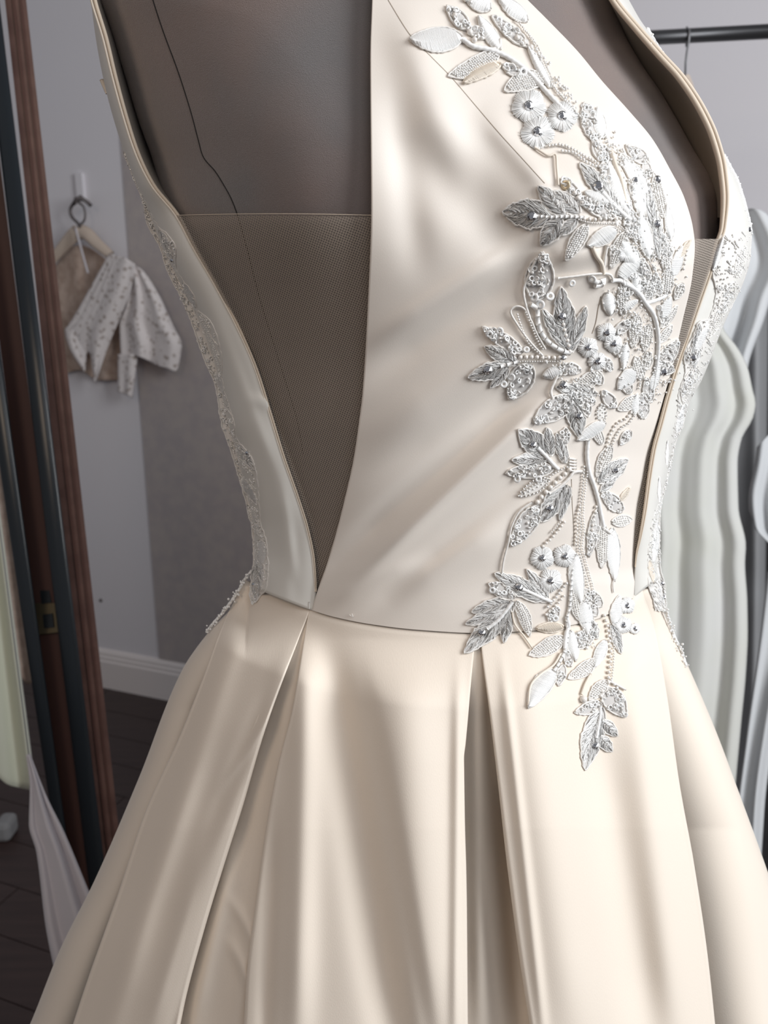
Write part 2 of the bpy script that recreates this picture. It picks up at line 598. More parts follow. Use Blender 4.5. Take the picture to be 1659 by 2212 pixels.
def Dr(x, y):
    r, p = XR(y), PIR(y)
    s = np.clip((x - p) / np.maximum(r - p, 4), 0, 1)
    return DPR(y) + (DS(y) - DPR(y)) * (1 - np.sqrt(1 - 0.999 * s ** 2.2))


def panel(L, R, top, bot, nr, nc, D, sfun=None, back=0):
    """grid of world points between two edge curves"""
    t = np.linspace(0, 1, nr)[:, None]
    s = np.linspace(0, 1, nc)[None, :]
    if sfun:
        s = sfun(s)
    y = top + (bot(np.full((1, nc), 900.0)) if callable(bot) else bot - top) * t * 0
    y = np.zeros((nr, nc)) + top
    x = np.zeros((nr, nc))
    yt = top
    for _ in range(8):
        x = L(y) * (1 - s) + R(y) * s
        yb = bot(x[-1:]) if callable(bot) else bot
        ytp = yt(x[:1]) if callable(yt) else yt
        y = ytp + (yb - ytp) * t
    return x, y, P(x, y, D(x, y))


gown = thing('wedding_gown', (0.02, 0.62, 0.0), 'ivory satin wedding gown with beaded floral applique worn by the charcoal dress form', 'wedding gown')
WORLD['wedding_gown'] = np.array([0.02, 0.62, 0.0])

# front bodice panel
x, y, pts = panel(CL, CR, -180, seam, 300, 170, Dc)
# turned-under hems along both free edges
hem_l = P(x[:, :1] + 1, y[:, :1], Dc(x[:, :1], y[:, :1]) + 0.0022)
hem_r = P(x[:, -1:] - 1, y[:, -1:], Dc(x[:, -1:], y[:, -1:]) + 0.0022)
hem_l2 = P(x[:, :1] + 22, y[:, :1], Dc(x[:, :1] + 22, y[:, :1]) + 0.0024)
hem_r2 = P(x[:, -1:] - 22, y[:, -1:], Dc(x[:, -1:] - 22, y[:, -1:]) + 0.0024)
MB().grid(np.concatenate([hem_l2, hem_l, pts, hem_r, hem_r2], 1)).build('bodice_front', 'satin', gown, uv=UV)

# left side panel: from the piping round the body's side to the back
s_back = np.linspace(0, 1, 14)


def side(which):
    L_, PI_, DP_, DD = (XL, PIL, DPL, Dl) if which < 0 else (XR, PIR, DPR, Dr)
    nr, nc = 220, 44
    s = 1 - (1 - np.linspace(0, 1, nc)) ** 1.6
    yy = np.linspace(-180, 1, nr)
    Y = np.zeros((nr, nc))
    T = np.linspace(0, 1, nr)[:, None]
    Y = Y + 600
    for _ in range(10):
        X = PI_(Y) + (L_(Y) - PI_(Y)) * s[None, :]
        Y = -180 + (seam(X[-1:]) + 180) * T
    D = DD(X, Y)
    front = P(X, Y, D)
    # behind the silhouette
    th = np.linspace(0, 1, 14)[None, 1:]
    Yb = np.repeat(Y[:, -1:], 13, 1)
    e, c = L_(Yb), (XL(Yb) + XR(Yb)) / 2
    Xb = c + (e - c) * np.cos(th * math.pi / 2 * 0.97)
    Db = DS(Yb) + 1.0 * RR(Yb) * np.sin(th * math.pi / 2)
    g = np.concatenate([front, P(Xb, Yb, Db)], 1)
    if which > 0:
        g = g[:, ::-1]
    hy = Y[:, :1]
    return g


MB().grid(side(-1)).build('side_panel', 'satin_side', gown, uv=UV, solid=0.0012, label='pale satin side panel left of the tulle')
MB().grid(side(1)).build('side_panel', 'satin_side', gown, uv=UV, solid=0.0012, label='white satin side panel right of the front')

# piping along the plunging edges
for PI_, DP_, sg, r1, r2, off in ((PIL, DPL, -1, 4.0, 3.0, 7.5), (PIR, DPR, 1, 6.0, 5.0, 10.0)):
    yy = np.linspace(-180, 1278 if sg < 0 else 1225, 160)
    taper = curve([(-60, 1.0), (500, 0.85), (800, 0.6), (1300, 0.42)])(yy)
    if sg > 0:
        taper = curve([(-60, 0.8), (200, 1.0), (420, 0.9), (520, 0.65), (800, 0.55), (1100, 0.42), (1225, 0.15)])(yy)
    m = MB()
    m.tube(P(PI_(yy), yy, DP_(yy) - 0.001), r1 * taper * 0.52 / F, 8)
    m.build('edge_piping', 'piping', gown)
    m = MB()
    m.tube(P(PI_(yy) + sg * off * taper, yy, DP_(yy) - 0.0008), r2 * taper * 0.52 / F, 8)
    m.build('edge_piping', 'cord_cream' if sg < 0 else 'piping', gown)

# facings seen inside the gaping edges
yy = np.linspace(-180, 470, 60)[:, None]
ss = np.linspace(0, 1, 12)[None, :]
CON = cx([(1295, -60), (1325, 0), (1349, 74), (1383, 138), (1423, 197), (1460, 259), (1497, 325), (1534, 385), (1550, 419), (1556, 470)])
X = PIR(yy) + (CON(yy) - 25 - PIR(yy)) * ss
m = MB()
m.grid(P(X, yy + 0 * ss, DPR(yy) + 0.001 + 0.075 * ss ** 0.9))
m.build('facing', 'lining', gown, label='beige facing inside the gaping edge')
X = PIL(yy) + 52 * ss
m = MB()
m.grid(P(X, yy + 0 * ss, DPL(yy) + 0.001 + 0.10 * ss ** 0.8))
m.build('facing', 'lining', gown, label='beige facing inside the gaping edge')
# the inside of the gown's back, behind the dress form
th = np.linspace(-1, 1, 40)[None, :]
yy = np.linspace(-180, 1290, 50)[:, None]
cc, hw = (XL(yy) + XR(yy)) / 2, (XR(yy) - XL(yy)) / 2
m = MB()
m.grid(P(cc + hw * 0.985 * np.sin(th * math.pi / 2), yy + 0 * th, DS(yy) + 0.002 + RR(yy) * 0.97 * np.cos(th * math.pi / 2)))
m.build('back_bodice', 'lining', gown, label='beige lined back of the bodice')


# ------------------------------------------------------------------ dress form
form = thing('dress_form', (0.02, 0.66, 0.0), 'charcoal velvet dress form inside the ivory gown', 'mannequin')
WORLD['dress_form'] = np.array([0.02, 0.66, 0.0])
ML = cx([(190, -60), (211, 0), (236, 61), (267, 155), (300, 264), (328, 341), (361, 458), (440, 600), (505, 800), (560, 1000), (575, 1200), (560, 1330)])
MR = cx([(1293, -60), (1327, 0), (1351, 74), (1386, 138), (1426, 197), (1463, 259), (1500, 325), (1538, 385), (1556, 430), (1560, 520), (1530, 600), (1465, 800),
         (1405, 1000), (1385, 1200), (1385, 1330)])


def Dm(x, y):
    l, r = ML(y), MR(y)
    u = np.clip((x - (l + r) / 2) / ((r - l) / 2), -1, 1)
    d = DS(y) - (RR(y) - 0.004) * np.sqrt(np.clip(1 - np.abs(u) ** 2.1, 0, 1))
    bust = 0.012 * np.exp(-((x - 1300) / 190) ** 2 - ((y - 430) / 210) ** 2) + 0.012 * np.exp(-((x - 640) / 190) ** 2 - ((y - 380) / 230) ** 2)
    edge = np.clip((1 - np.abs(u)) / 0.25, 0, 1)
    d = d - bust * edge
    return np.maximum(d, G(x, y) + 0.0045)


th = np.linspace(-math.pi / 2, math.pi / 2, 160)[None, :]
yy = np.linspace(-180, 1330, 150)[:, None]
cc, hw = (ML(yy) + MR(yy)) / 2, (MR(yy) - ML(yy)) / 2
X = cc + hw * np.sin(th)
frontg = P(X, yy + 0 * th, Dm(X, yy + 0 * th))
thb = np.linspace(math.pi / 2, 3 * math.pi / 2, 50)[None, 1:-1]
backg = P(cc + hw * np.sin(thb), yy + 0 * thb, DS(yy) + 0.0 - (RR(yy) * 0.8) * np.cos(thb))
g = np.concatenate([frontg, backg], 1)
top = g[:1].mean(1, keepdims=True)
m = MB()
m.grid(g, wrap=True)
m.grid(np.concatenate([np.repeat(g[:1].mean(1, keepdims=True), g.shape[1], 1), g[:1]], 0), wrap=True)
m.grid(np.concatenate([g[-1:], np.repeat(g[-1:].mean(1, keepdims=True), g.shape[1], 1)], 0), wrap=True)
m.build('torso', 'velvet', form, uv=UV)
sp = spline([(318, -40), (350, 60), (385, 155), (412, 240), (428, 300), (440, 340), (465, 370), (485, 402), (500, 430), (515, 470), (536, 545), (560, 640),
             (600, 770), (640, 900), (655, 980)], 8)
m = MB()
m.tube(P(sp[:, 0], sp[:, 1], Dm(sp[:, 0], sp[:, 1]) - 0.0001), 0.00042, 6, squash=0.7)
m.build('velvet_seam', 'velvet_seam', form)
m = MB()
pb = g[-1].mean(0)
m.tube(np.array([[pb[0], pb[1], z] for z in (pb[2], 0.4, 0.02)]), 0.018, 12)
m.tube(np.array([[pb[0], pb[1], z] for z in (0.03, 0.02, 0.0)]), np.array([0.08, 0.16, 0.17]), 24)
m.build('stand', 'rubber', form)

# tulle inserts over the form
m = MB()
x, y, pts = panel(lambda y: PIL(y) - 4, lambda y: CL(y) + 12, 465, 1278, 160, 60, lambda x, y: np.minimum(G(x, y) + 0.0015, DPL(y) + 0.001 + 0.5 * (1 - np.clip((x - PIL(y)) / 60, 0, 1)) * 0))
m.grid(pts)
m.build('tulle_insert', 'tulle', gown, uv=UV, label='nude net filling the left plunge')
m = MB()
x, y, pts = panel(lambda y: CR(y) - 10, lambda y: PIR(y) + 3, 516, 1200, 120, 24, lambda x, y: np.minimum(G(x, y) + 0.001, DPR(y) + 0.001))
m.grid(pts)
m.build('tulle_insert', 'tulle', gown, uv=UV, label='nude net filling the narrow right opening')
for a_, b_ in (((386, 465), (802, 463)),):
    xs_ = np.linspace(a_[0], b_[0], 60)
    m = MB()
    m.tube(P(xs_, 465 - 3 * np.sin((xs_ - 386) / 416 * math.pi), G(xs_, 465.0) + 0.0009), 0.00022, 5)
    m.build('net_edge', 'piping', gown)

# ------------------------------------------------------------------ skirt
SL = cx([(545, 1230), (520, 1290), (450, 1366), (392, 1450), (300, 1680), (205, 1900), (130, 2050), (65, 2212), (10, 2330)])
SR = cx([(1412, 1230), (1422, 1290), (1440, 1340), (1478, 1420), (1545, 1575), (1592, 1700), (1659, 1885), (1765, 2212), (1805, 2330)])
DSS = curve([(1230, 0.618), (1450, 0.632), (2330, 0.70)])
DSF = curve([(1230, 0.5225), (1450, 0.510), (2330, 0.492)])


def Gs(x, y):
    l, r = SL(y), SR(y)
    u = np.clip((x - (l + r) / 2) / ((r - l) / 2), -0.9995, 0.9995)
    return DSS(y) - (DSS(y) - DSF(y)) * (1 - np.abs(u) ** 2.2) ** 0.5


def ecx(p):
    return cx(p)


E = {
    'p1l': cx([(552, 1230), (528, 1262), (487, 1341), (442, 1466), (392, 1596), (320, 1756), (262, 1931), (200, 2106), (165, 2212), (130, 2330)]),
    'p1r': cx([(672, 1300), (666, 1322), (645, 1376), (601, 1486), (563, 1590), (520, 1731), (480, 1856), (437, 1996), (395, 2150), (382, 2212), (358, 2330)]),
    'p2r': cx([(672, 1300), (668, 1322), (655, 1406), (636, 1531), (606, 1656), (580, 1806), (556, 1981), (541, 2106), (535, 2212), (526, 2330)]),
    'p3r': cx([(1030, 1350), (1022, 1408), (1014, 1480), (1006, 1560), (1001, 1606), (997, 1640), (997, 1756), (1000, 1956), (1002, 2212), (1004, 2330)]),
    'p5l': cx([(1036, 1350), (1042, 1406), (1060, 1531), (1080, 1681), (1102, 1856), (1125, 2031), (1152, 2212), (1170, 2330)]),
    'p5r': cx([(1384, 1260), (1387, 1278), (1404, 1330), (1415, 1371), (1437, 1506), (1462, 1701), (1490, 1856), (1520, 2056), (1537, 2212), (1548, 2330)]),
}


def ramp(y, a, b_, y0=1300, y1=2212):
    return a + (b_ - a) * np.clip((y - y0) / (y1 - y0), 0, 1.2)


SW = {
    0: [(470, 1400, 120, 2260, 40, 0.008), (520, 1500, 230, 2212, 40, -0.016)],
    1: [(540, 1270, 215, 2290, 30, 0.0055), (600, 1560, 360, 2300, 34, -0.0060), (612, 1560, 372, 2300, 14, 0.0050), (640, 1380, 540, 1640, 26, 0.003),
        (570, 1520, 450, 1800, 18, -0.0040), (590, 1530, 490, 1690, 11, 0.0026), (470, 1650, 330, 2050, 34, -0.004), (420, 1900, 330, 2200, 16, 0.0015)],
    2: [(630, 1500, 510, 2212, 18, 0.0035), (500, 1850, 420, 2212, 24, 0.005), (505, 1950, 560, 2060, 12, 0.0028), (500, 2040, 550, 2150, 12, 0.0028)],
    3: [(705, 1340, 860, 2260, 46, -0.013), (660, 1420, 640, 2260, 34, 0.007), (870, 1450, 940, 2280, 80, 0.011), (590, 1800, 570, 2260, 16, -0.004),
        (990, 1500, 985, 2260, 14, 0.004), (790, 1500, 930, 2260, 20, -0.0025)],
    4: [(1030, 1450, 1040, 2212, 22, 0.006), (1100, 1700, 1120, 2212, 28, -0.012)],
    5: [(1130, 1480, 1250, 2260, 60, 0.007), (1290, 1560, 1400, 2260, 50, -0.009), (1085, 1430, 1175, 2240, 12, 0.0028), (1370, 1420, 1470, 2240, 40, 0.006),],
    6: [(1560, 1500, 1790, 2212, 60, 0.010)],
}


def Dp(i, x, y):
    k = np.clip((y - 1290) / 500, 0, 1)
    lift = [-0.004, 0.014, -0.006, 0.006, -0.014, 0.010, -0.002][i]
    fade = np.clip((y - seam(x)) / 170, 0, 1)
    fade = fade * fade * (3 - 2 * fade)
    tuck = 0.003 * np.clip(1 - np.abs(y - seam(x) + 6) / 14, 0, 1)
    body = G(x, np.minimum(y, 1380)) - 0.0035
    base = body * (1 - fade) + (Gs(x, y) - lift * (0.25 + 0.75 * k) - wrinkles(x, y, SW[i])) * fade
    base = base - lift * 0.10 * np.clip((y - seam(x)) / 20, 0, 1) * (1 - fade)
    if i == 0:
        base = base + 0.075 * np.clip((x - SL(y) - 12) / 130, 0, 1) ** 1.3 * np.clip((y - 1290) / 240, 0, 1)
    if i == 6:      # the cloth dives under its neighbour
        w_ = 30 + 90 * k
        base = base + (0.006 + 0.034 * k) * np.clip(1 - (x - E['p5r'](y)) / w_, 0, 1.2) ** 1.3
    return base + tuck


def skirt_panel(i, L, R, nc, uL, uR, label=None):
    """uL/uR: how far (px) the cloth runs on under its neighbour after the fold; None = open side that goes round the back"""
    nr = 190
    s = np.linspace(0, 1, nc)[None, :]
    T = np.linspace(0, 1, nr)[:, None]
    Y = np.zeros((nr, nc)) + 1800
    for _ in range(8):
        X = L(Y) * (1 - s) + R(Y) * s
        tp = seam(X[:1]) - 6
        Y = tp + (2330 - tp) * T
    D = Dp(i, X, Y)
    parts = [P(X, Y, D)]
    for sgn, u in ((-1, uL), (1, uR)):
        e = 0 if sgn < 0 else -1
        xe, ye, de = X[:, e:e + 1] if sgn < 0 else X[:, -1:], Y[:, e:e + 1] if sgn < 0 else Y[:, -1:], D[:, e:e + 1] if sgn < 0 else D[:, -1:]
        g = np.clip((ye - seam(xe)) / 500, 0.02, 1)
        if u is None:
            th = np.linspace(0, 1, 22)[None, 1:]
            c = (SL(ye) + SR(ye)) / 2
            xb = c + (xe - c) * np.cos(th * math.pi / 2)
            db = DSS(ye) + (DSS(ye) - DSF(ye)) * 1.1 * np.sin(th * math.pi / 2) + (de - DSS(ye)) * (1 - th)
            blk = P(xb, ye + 0 * th, db)
        else:
            a = np.linspace(0, math.pi, 7)[None, 1:]
            r = 0.0008 + 0.0035 * g
            rp = r * F / de
            xr = xe - sgn * (1 - np.cos(a)) * rp * 0.0 + sgn * np.sin(a) * rp * 0.55
            dr = de + r * (1 - np.cos(a))
            n = np.linspace(0, 1, 6)[None, 1:]
            xu = xe - sgn * u * n * g
            du = de + 2 * r + 0.004 * n * g
            blk = np.concatenate([P(xr, ye + 0 * a, dr), P(xu, ye + 0 * n, du)], 1)
        parts = [blk[:, ::-1]] + parts if sgn < 0 else parts + [blk]
    g3 = np.concatenate(parts, 1)
    # carry the cloth down to the floor below the frame
    last, prev = g3[-1], g3[-12]
    dirn = last - prev
    dirn[:, :2] *= 0.45
    dirn /= -dirn[:, 2:3]
    rows = []
    for q in np.linspace(0, 1, 8)[1:]:
        rows.append(last + dirn * (last[:, 2:3] - 0.012) * q)
    g3 = np.concatenate([g3, np.array(rows)], 0)
    m = MB()
    m.grid(g3)
    return m.build('skirt_panel', 'skirt', gown, uv=UV, label=label)


skirt_panel(0, SL, lambda y: E['p1l'](y) + 30, 50, None, 10)
skirt_panel(1, E['p1l'], E['p1r'], 90, 22, 40)
skirt_panel(2, lambda y: E['p1r'](y) - 40, E['p2r'], 60, 4, 10)
skirt_panel(3, E['p2r'], E['p3r'], 130, 14, 60)
skirt_panel(4, lambda y: E['p3r'](y) - 50, lambda y: E['p5l'](y) + 50, 60, 4, 4)
skirt_panel(5, E['p5l'], E['p5r'], 130, 60, 60)
skirt_panel(6, lambda y: E['p5r'](y) - 50, SR, 80, 4, None)

# seams
def cord_on(name, pts, D, r_px, m_, parent=None, h=0.0, sides=6, step=6):
    sp_ = spline(pts, step)
    q = P(sp_[:, 0], sp_[:, 1], D(sp_[:, 0], sp_[:, 1]) - h)
    return MB().tube(q, r_px * 0.5 / F, sides).build(name, m_, parent or gown)


xs_ = np.linspace(682, 1366, 120)
m = MB()
m.tube(P(xs_, seam(xs_), Dc(xs_, seam(xs_)) + 0.0002), 0.00022, 5)
m.build('waist_seam', 'seam', gown)
xs_ = np.linspace(552, 680, 30)
m = MB()
m.tube(P(xs_, seam(xs_), Dl(xs_, seam(xs_)) + 0.0002), 0.00022, 5)
m.build('waist_seam', 'seam', gown)
cord_on('dart_seam', [(826, -20), (885, 75), (930, 122), (975, 168), (1030, 232), (1080, 290), (1130, 345), (1176, 396)], Dc, 1.3, 'seam', h=-0.0002)
cord_on('dart_seam', [(1298, 640), (1292, 665), (1287, 695), (1279, 720)], Dc, 1.5, 'seam', h=-0.0001)
cord_on('dart_seam', [(1234, 1035), (1236, 1090), (1239, 1140), (1240, 1180)], Dc, 1.2, 'seam', h=-0.0001)
# ================================================================== EMBROIDERY
PXM = 0.5 / F          # metres per photo pixel at the gown


def Dapp(x, y):
    x, y = np.asarray(x, float), np.asarray(y, float)
    up = Dc(x, y)
    dn = np.where(x < 1030, np.minimum(Dp(3, x, y), Dp(5, x, y)), np.minimum(Dp(5, x, y), Dp(5, x, y)))
    dn = np.where(x > 1418, Dp(5, np.minimum(x, 1418), y), dn)
    k = np.clip((y - seam(x)) / 6, 0, 1)
    return up * (1 - k) + dn * k


def put(x, y, h, D=None):
    """point h metres above the cloth, towards the viewer's side of it"""
    return P(x, y, (D or Dapp)(x, y) - h)


class Leaf:
    def __init__(self, e, D=None):
        bx, by, tx, ty, w, st = e[:6]
        bend = e[6] if len(e) > 6 else 0
        self.st, self.w, self.D = st, w, D
        self.b, self.t = np.array([bx, by], float), np.array([tx, ty], float)
        self.L = np.linalg.norm(self.t - self.b)
        self.a = (self.t - self.b) / self.L
        self.n = np.array([-self.a[1], self.a[0]])
        self.bend = bend
        self.ser = 0.16 if st == 'T' else 0.0
        self.seed = rng.uniform(0, 6)

    def axis(self, t):
        t = np.asarray(t, float)
        return self.b + self.a * (t * self.L)[..., None] + self.n * (self.bend * np.sin(np.pi * t))[..., None]

    def width(self, t, sgn=1):
        t = np.clip(t, 0, 1)
        w = np.sin(np.pi * t ** 0.82) ** 0.75
        w = np.maximum(w, 0.12 * (1 - t))
        if self.ser:
            w = w * (1 - self.ser * ((t * 3.3 + self.seed + sgn * 0.3) % 1.0) * (t < 0.93))
        return self.w * w

    def pt(self, t, v):
        """t along, v across -1..1"""
        t, v = np.broadcast_arrays(np.asarray(t, float), np.asarray(v, float))
        w = np.where(v > 0, self.width(t, 1), self.width(t, -1))
        return self.axis(t) + self.n * (w * v)[..., None]


H0 = {'T': 0.0011, 'S': 0.0022, 'B': 0.0011, 'Q': 0.0008, 'O': 0.0004, 'C': 0.0022}
LEAFNAME = {'T': 'thread_leaf', 'S': 'satin_leaf', 'B': 'beaded_leaf', 'Q': 'sequin_leaf', 'O': 'bugle_leaf', 'C': 'satin_leaf'}
PADMAT = {'T': 'pad', 'S': 'satin_thread', 'B': 'cord', 'Q': 'pad', 'O': 'cord', 'C': 'cord_cream'}


def leaf(e, D=None, parent=None, lift=0.0):
    lf = Leaf(e, D)
    st = lf.st
    T = np.linspace(0, 1, 15)[:, None]
    V = np.linspace(-1, 1, 9)[None, :]
    xy = lf.pt(T, V)
    h = H0[st] * (1 - np.abs(V) ** 2.5) * np.clip(np.sin(np.pi * T) * 2.5, 0, 1) + 0.0003 + lift
    m = MB()
    m.grid(put(xy[..., 0], xy[..., 1], h, D))
    root = m.build(LEAFNAME[st], PADMAT[st], parent or gown)
    # raised cord round the edge
    tt = np.linspace(0, 1, max(12, int(lf.L / 4)))
    o = np.vstack([lf.pt(tt, -1.0), lf.pt(tt[::-1][1:], 1.0)])
    o = o + rng.normal(0, 0.5, o.shape)
    m = MB()
    if st == 'O':
        seg = spline(o[::2], 7)
        for a_, b_ in zip(seg[:-1:2], seg[1::2]):
            q = np.array([a_, (a_ + b_) / 2, b_])
            m.tube(put(q[:, 0], q[:, 1], 0.0010 + lift, D), 2.5 * PXM, 6)
        m.build('bugle_edge', 'bead_silver', root)
        inner = lf.pt(np.linspace(0.12, 0.88, int(lf.L / 6)), np.where(np.arange(int(lf.L / 6)) % 2, 0.25, -0.25))
        MB().balls(put(inner[:, 0], inner[:, 1], 0.0009 + lift, D), 2.2 * PXM).build('seed_beads', 'bead', root, kind='stuff')
    else:
        r = {'T': 2.0, 'S': 1.9, 'B': 1.8, 'Q': 2.2, 'C': 2.2}[st] * (1 + 0.18 * np.sin(np.arange(len(o)) * 2.1))
        m.tube(put(o[:, 0], o[:, 1], 0.0009 + lift, D), r * PXM, 6)
        m.build('outline_cord', 'cord_cream' if st == 'C' else 'cord', root)
    m = MB()
    if st == 'T':
        n = int(lf.L / 1.15)
        for sg in (-1, 1):
            for i in range(n):
                t0 = rng.uniform(0.02, 0.86)
                t1 = min(0.98, t0 + rng.uniform(0.14, 0.40))
                v0 = rng.uniform(0.0, 0.35)
                v1 = rng.uniform(0.7, 1.08)
                q = np.array([lf.pt(t0, sg * v0), lf.pt((t0 + t1) / 2 - 0.02, sg * (v0 + v1) / 2), lf.pt(t1, sg * v1)])
                hh = H0['T'] * np.array([1.1, 1.0, 0.35]) + rng.uniform(0.0003, 0.0009) + lift
                m.tube(put(q[:, 0], q[:, 1], hh, D), rng.uniform(0.5, 0.82) * PXM, 4, mi=int(rng.choice([0, 0, 1, 2])), cap=False)
        m.build('thread_stitching', ['silver', 'satin_thread', 'silver_dark'], root, kind='stuff')
    elif st in 'SC':
        n = int(lf.L / 2.4)
        for i in range(n):
            t0 = 0.05 + 0.88 * i / n
            q = np.array([lf.pt(t0, -0.92), lf.pt(t0 + 0.03, -0.3), lf.pt(t0 + 0.06, 0.3), lf.pt(min(t0 + 0.09, .98), 0.92)])
            hh = H0['S'] * np.array([0.3, 0.95, 0.95, 0.3]) + 0.0004 + lift + rng.uniform(0, 0.0002)
            m.tube(put(q[:, 0], q[:, 1], hh, D), 1.25 * PXM, 5, cap=False)
        m.build('satin_stitching', 'satin_thread' if st == 'S' else 'cord_cream', root, kind='stuff')
    elif st == 'B':
        pts, step = [], 5.4
        for i in range(int(lf.L / step)):
            t0 = 0.08 + 0.86 * i * step / lf.L
            for j in range(-9, 10):
                v = j * 4.6 / max(lf.width(np.array(t0)), 3)
                if abs(v) < 0.86:
                    p = lf.pt(min(t0 + 0.05 * v, 1), v)
                    pts.append((*(p + rng.normal(0, 0.35, 2)), H0['B'] * (1 - v * v) + 0.0007 + lift))
        pts = np.array(pts)
        if len(pts):
            m.balls(put(pts[:, 0], pts[:, 1], pts[:, 2], D), rng.uniform(2.0, 2.6, len(pts)) * PXM)
            m.build('seed_beads', 'bead_silver' if rng.random() < 0.5 else 'bead', root, kind='stuff')
    elif st == 'Q':
        n = max(6, int(lf.L * lf.w * 1.25 / 62))
        for i in range(n):
            t0, v0 = rng.uniform(0.08, 0.95), rng.uniform(-0.85, 0.85)
            p = lf.pt(t0, v0)
            c = put(p[0], p[1], rng.uniform(0.0013, 0.0024) + lift, D)
            nrm = np.array([rng.normal(0, 0.45), -1, rng.normal(0, 0.45) + 0.2])
            k = rng.random()
            if k < 0.55:
                m.ring(c, rng.uniform(3.4, 4.8) * PXM, 1.7 * PXM, nrm, 0)
            elif k < 0.8:
                m.ball(c, rng.uniform(2.6, 3.8) * PXM, 1)
            else:
                an = rng.uniform(0, 3.14)
                dq = np.array([math.cos(an), math.sin(an)]) * 4.2
                q = np.array([p - dq, p, p + dq])
                m.tube(put(q[:, 0], q[:, 1], 0.0022 + lift, D), 2.0 * PXM, 6, 2)
        m.build('sequins_and_beads', ['sequin', 'bead', 'bead_silver'], root, kind='stuff')
    return root


def crystal(x, y, r, D=None, parent=None, h=0.0022):
    m = MB()
    c = put(x, y, h, D)
    view = (np.array([0, 0, CAMZ]) - c)
    view /= np.linalg.norm(view)
    m.ring(c - view * 0.0004, r * 0.72 * PXM, r * 0.24 * PXM, view, 1, 14, 5)
    a = np.cross(view, [0, 0, 1.0])
    a /= np.linalg.norm(a)
    bb_ = np.cross(view, a)
    n = 8
    rot = rng.uniform(0, 1)
    th = np.linspace(0, 2 * math.pi, n, endpoint=False) + rot
    R = r * PXM * 0.82
    rings = [c + R * (np.cos(th)[:, None] * a + np.sin(th)[:, None] * bb_),
             c + R * 0.9 * (np.cos(th + .39)[:, None] * a + np.sin(th + .39)[:, None] * bb_) + view * R * 0.38,
             c + R * 0.5 * (np.cos(th)[:, None] * a + np.sin(th)[:, None] * bb_) + view * R * 0.68]
    v = np.vstack(rings)
    f = []
    for k in range(2):
        for i in range(n):
            j = (i + 1) % n
            f += [(k * n + i, k * n + j, (k + 1) * n + i), (k * n + j, (k + 1) * n + j, (k + 1) * n + i)]
    f.append(tuple(2 * n + i for i in range(n)))
    m.add(v, f, 0)
    return m.build('crystal', ['crystal', 'setting'], parent or gown, smooth=False)


def flower(x, y, r, D=None, parent=None, petals=5, cr=9):
    m = MB()
    rot = rng.uniform(0, 6.28)
    th = np.linspace(0, 2 * math.pi, 50, endpoint=False)
    rad = r * (0.84 + 0.16 * np.abs(np.sin((th + rot) * petals / 2)) ** 0.7)
    rr = np.linspace(0.08, 1, 6)[:, None]
    X, Y = x + rr * rad * np.cos(th), y + rr * rad * np.sin(th)
    H = 0.0018 * (1 - (rr * 1.0) ** 3) * (0.55 + 0.45 * np.clip(rr * 2, 0, 1)) + 0.0005 + 0 * th
    m.grid(put(X, Y, H, D), wrap=True)
    root = m.build('satin_flower', 'satin_thread', parent or gown)
    m = MB()
    for i in range(64):
        a = i / 64 * 2 * math.pi + rng.normal(0, 0.02)
        R = r * (0.84 + 0.16 * abs(math.sin((a + rot) * petals / 2)) ** 0.7) * rng.uniform(0.95, 1.06)
        q = np.array([[x + k * R * math.cos(a), y + k * R * math.sin(a)] for k in (0.15, 0.5, 0.85, 1.0)])
        m.tube(put(q[:, 0], q[:, 1], np.array([0.0019, 0.0025, 0.0017, 0.0006]) + rng.uniform(0, 0.0004), D), 1.0 * PXM, 5, cap=False)
    m.build('satin_stitching', 'satin_thread', root, kind='stuff')
    if cr:
        crystal(x, y, cr, D, root, 0.0036)
    return root


def stem(pts, r=4.0, kind='cord', D=None, parent=None, h=0.0016, name=None):
    sp_ = spline(pts, 4)
    if kind == 'cord':
        rr = r * (1 + 0.10 * np.sin(np.arange(len(sp_)) * 1.9))
        return MB().tube(put(sp_[:, 0], sp_[:, 1], h, D), rr * PXM, 8).build(name or 'stem_cord', 'cord' if r < 3.9 else 'satin_thread', parent or gown)
    if kind == 'cream':
        return MB().tube(put(sp_[:, 0], sp_[:, 1], h, D), r * PXM, 8).build(name or 'stem_cord', 'cord_cream', parent or gown)
    d = np.concatenate([[0], np.cumsum(np.linalg.norm(np.diff(sp_, axis=0), axis=1))])
    m = MB()
    if kind == 'bugle':
        n = max(1, int(d[-1] / (r * 3.0)))
        for i in range(n):
            ss_ = np.array([i + 0.06, i + 0.5, i + 0.94]) / n * d[-1]
            q = np.stack([np.interp(ss_, d, sp_[:, 0]), np.interp(ss_, d, sp_[:, 1])], 1)
            m.tube(put(q[:, 0], q[:, 1], h, D), r * PXM, 8, mi=0)
        return m.build(name or 'bugle_strand', 'bead', parent or gown)
    # pearls / beads, each a ball on the thread
    n = max(1, int(d[-1] / (r * 2.25)))
    ss_ = (np.arange(n) + 0.5) / n * d[-1]
    q = np.stack([np.interp(ss_, d, sp_[:, 0]), np.interp(ss_, d, sp_[:, 1])], 1) + rng.normal(0, 0.3, (n, 2))
    m.balls(put(q[:, 0], q[:, 1], h, D), r * PXM)
    return m.build(name or ('pearl_strand' if kind == 'pearl' else 'bead_strand'), {'pearl': 'pearl', 'bead': 'bead', 'silver': 'bead_silver'}[kind], parent or gown)


def ringbead(x, y, r, m_='sequin', D=None):
    c = put(x, y, 0.002, D)
    view = np.array([0, 0, CAMZ]) - c
    return MB().ring(c, r * 0.66 * PXM, r * 0.36 * PXM, view + rng.normal(0, 0.12, 3), 0, 16, 6).build('sequin', m_, gown)


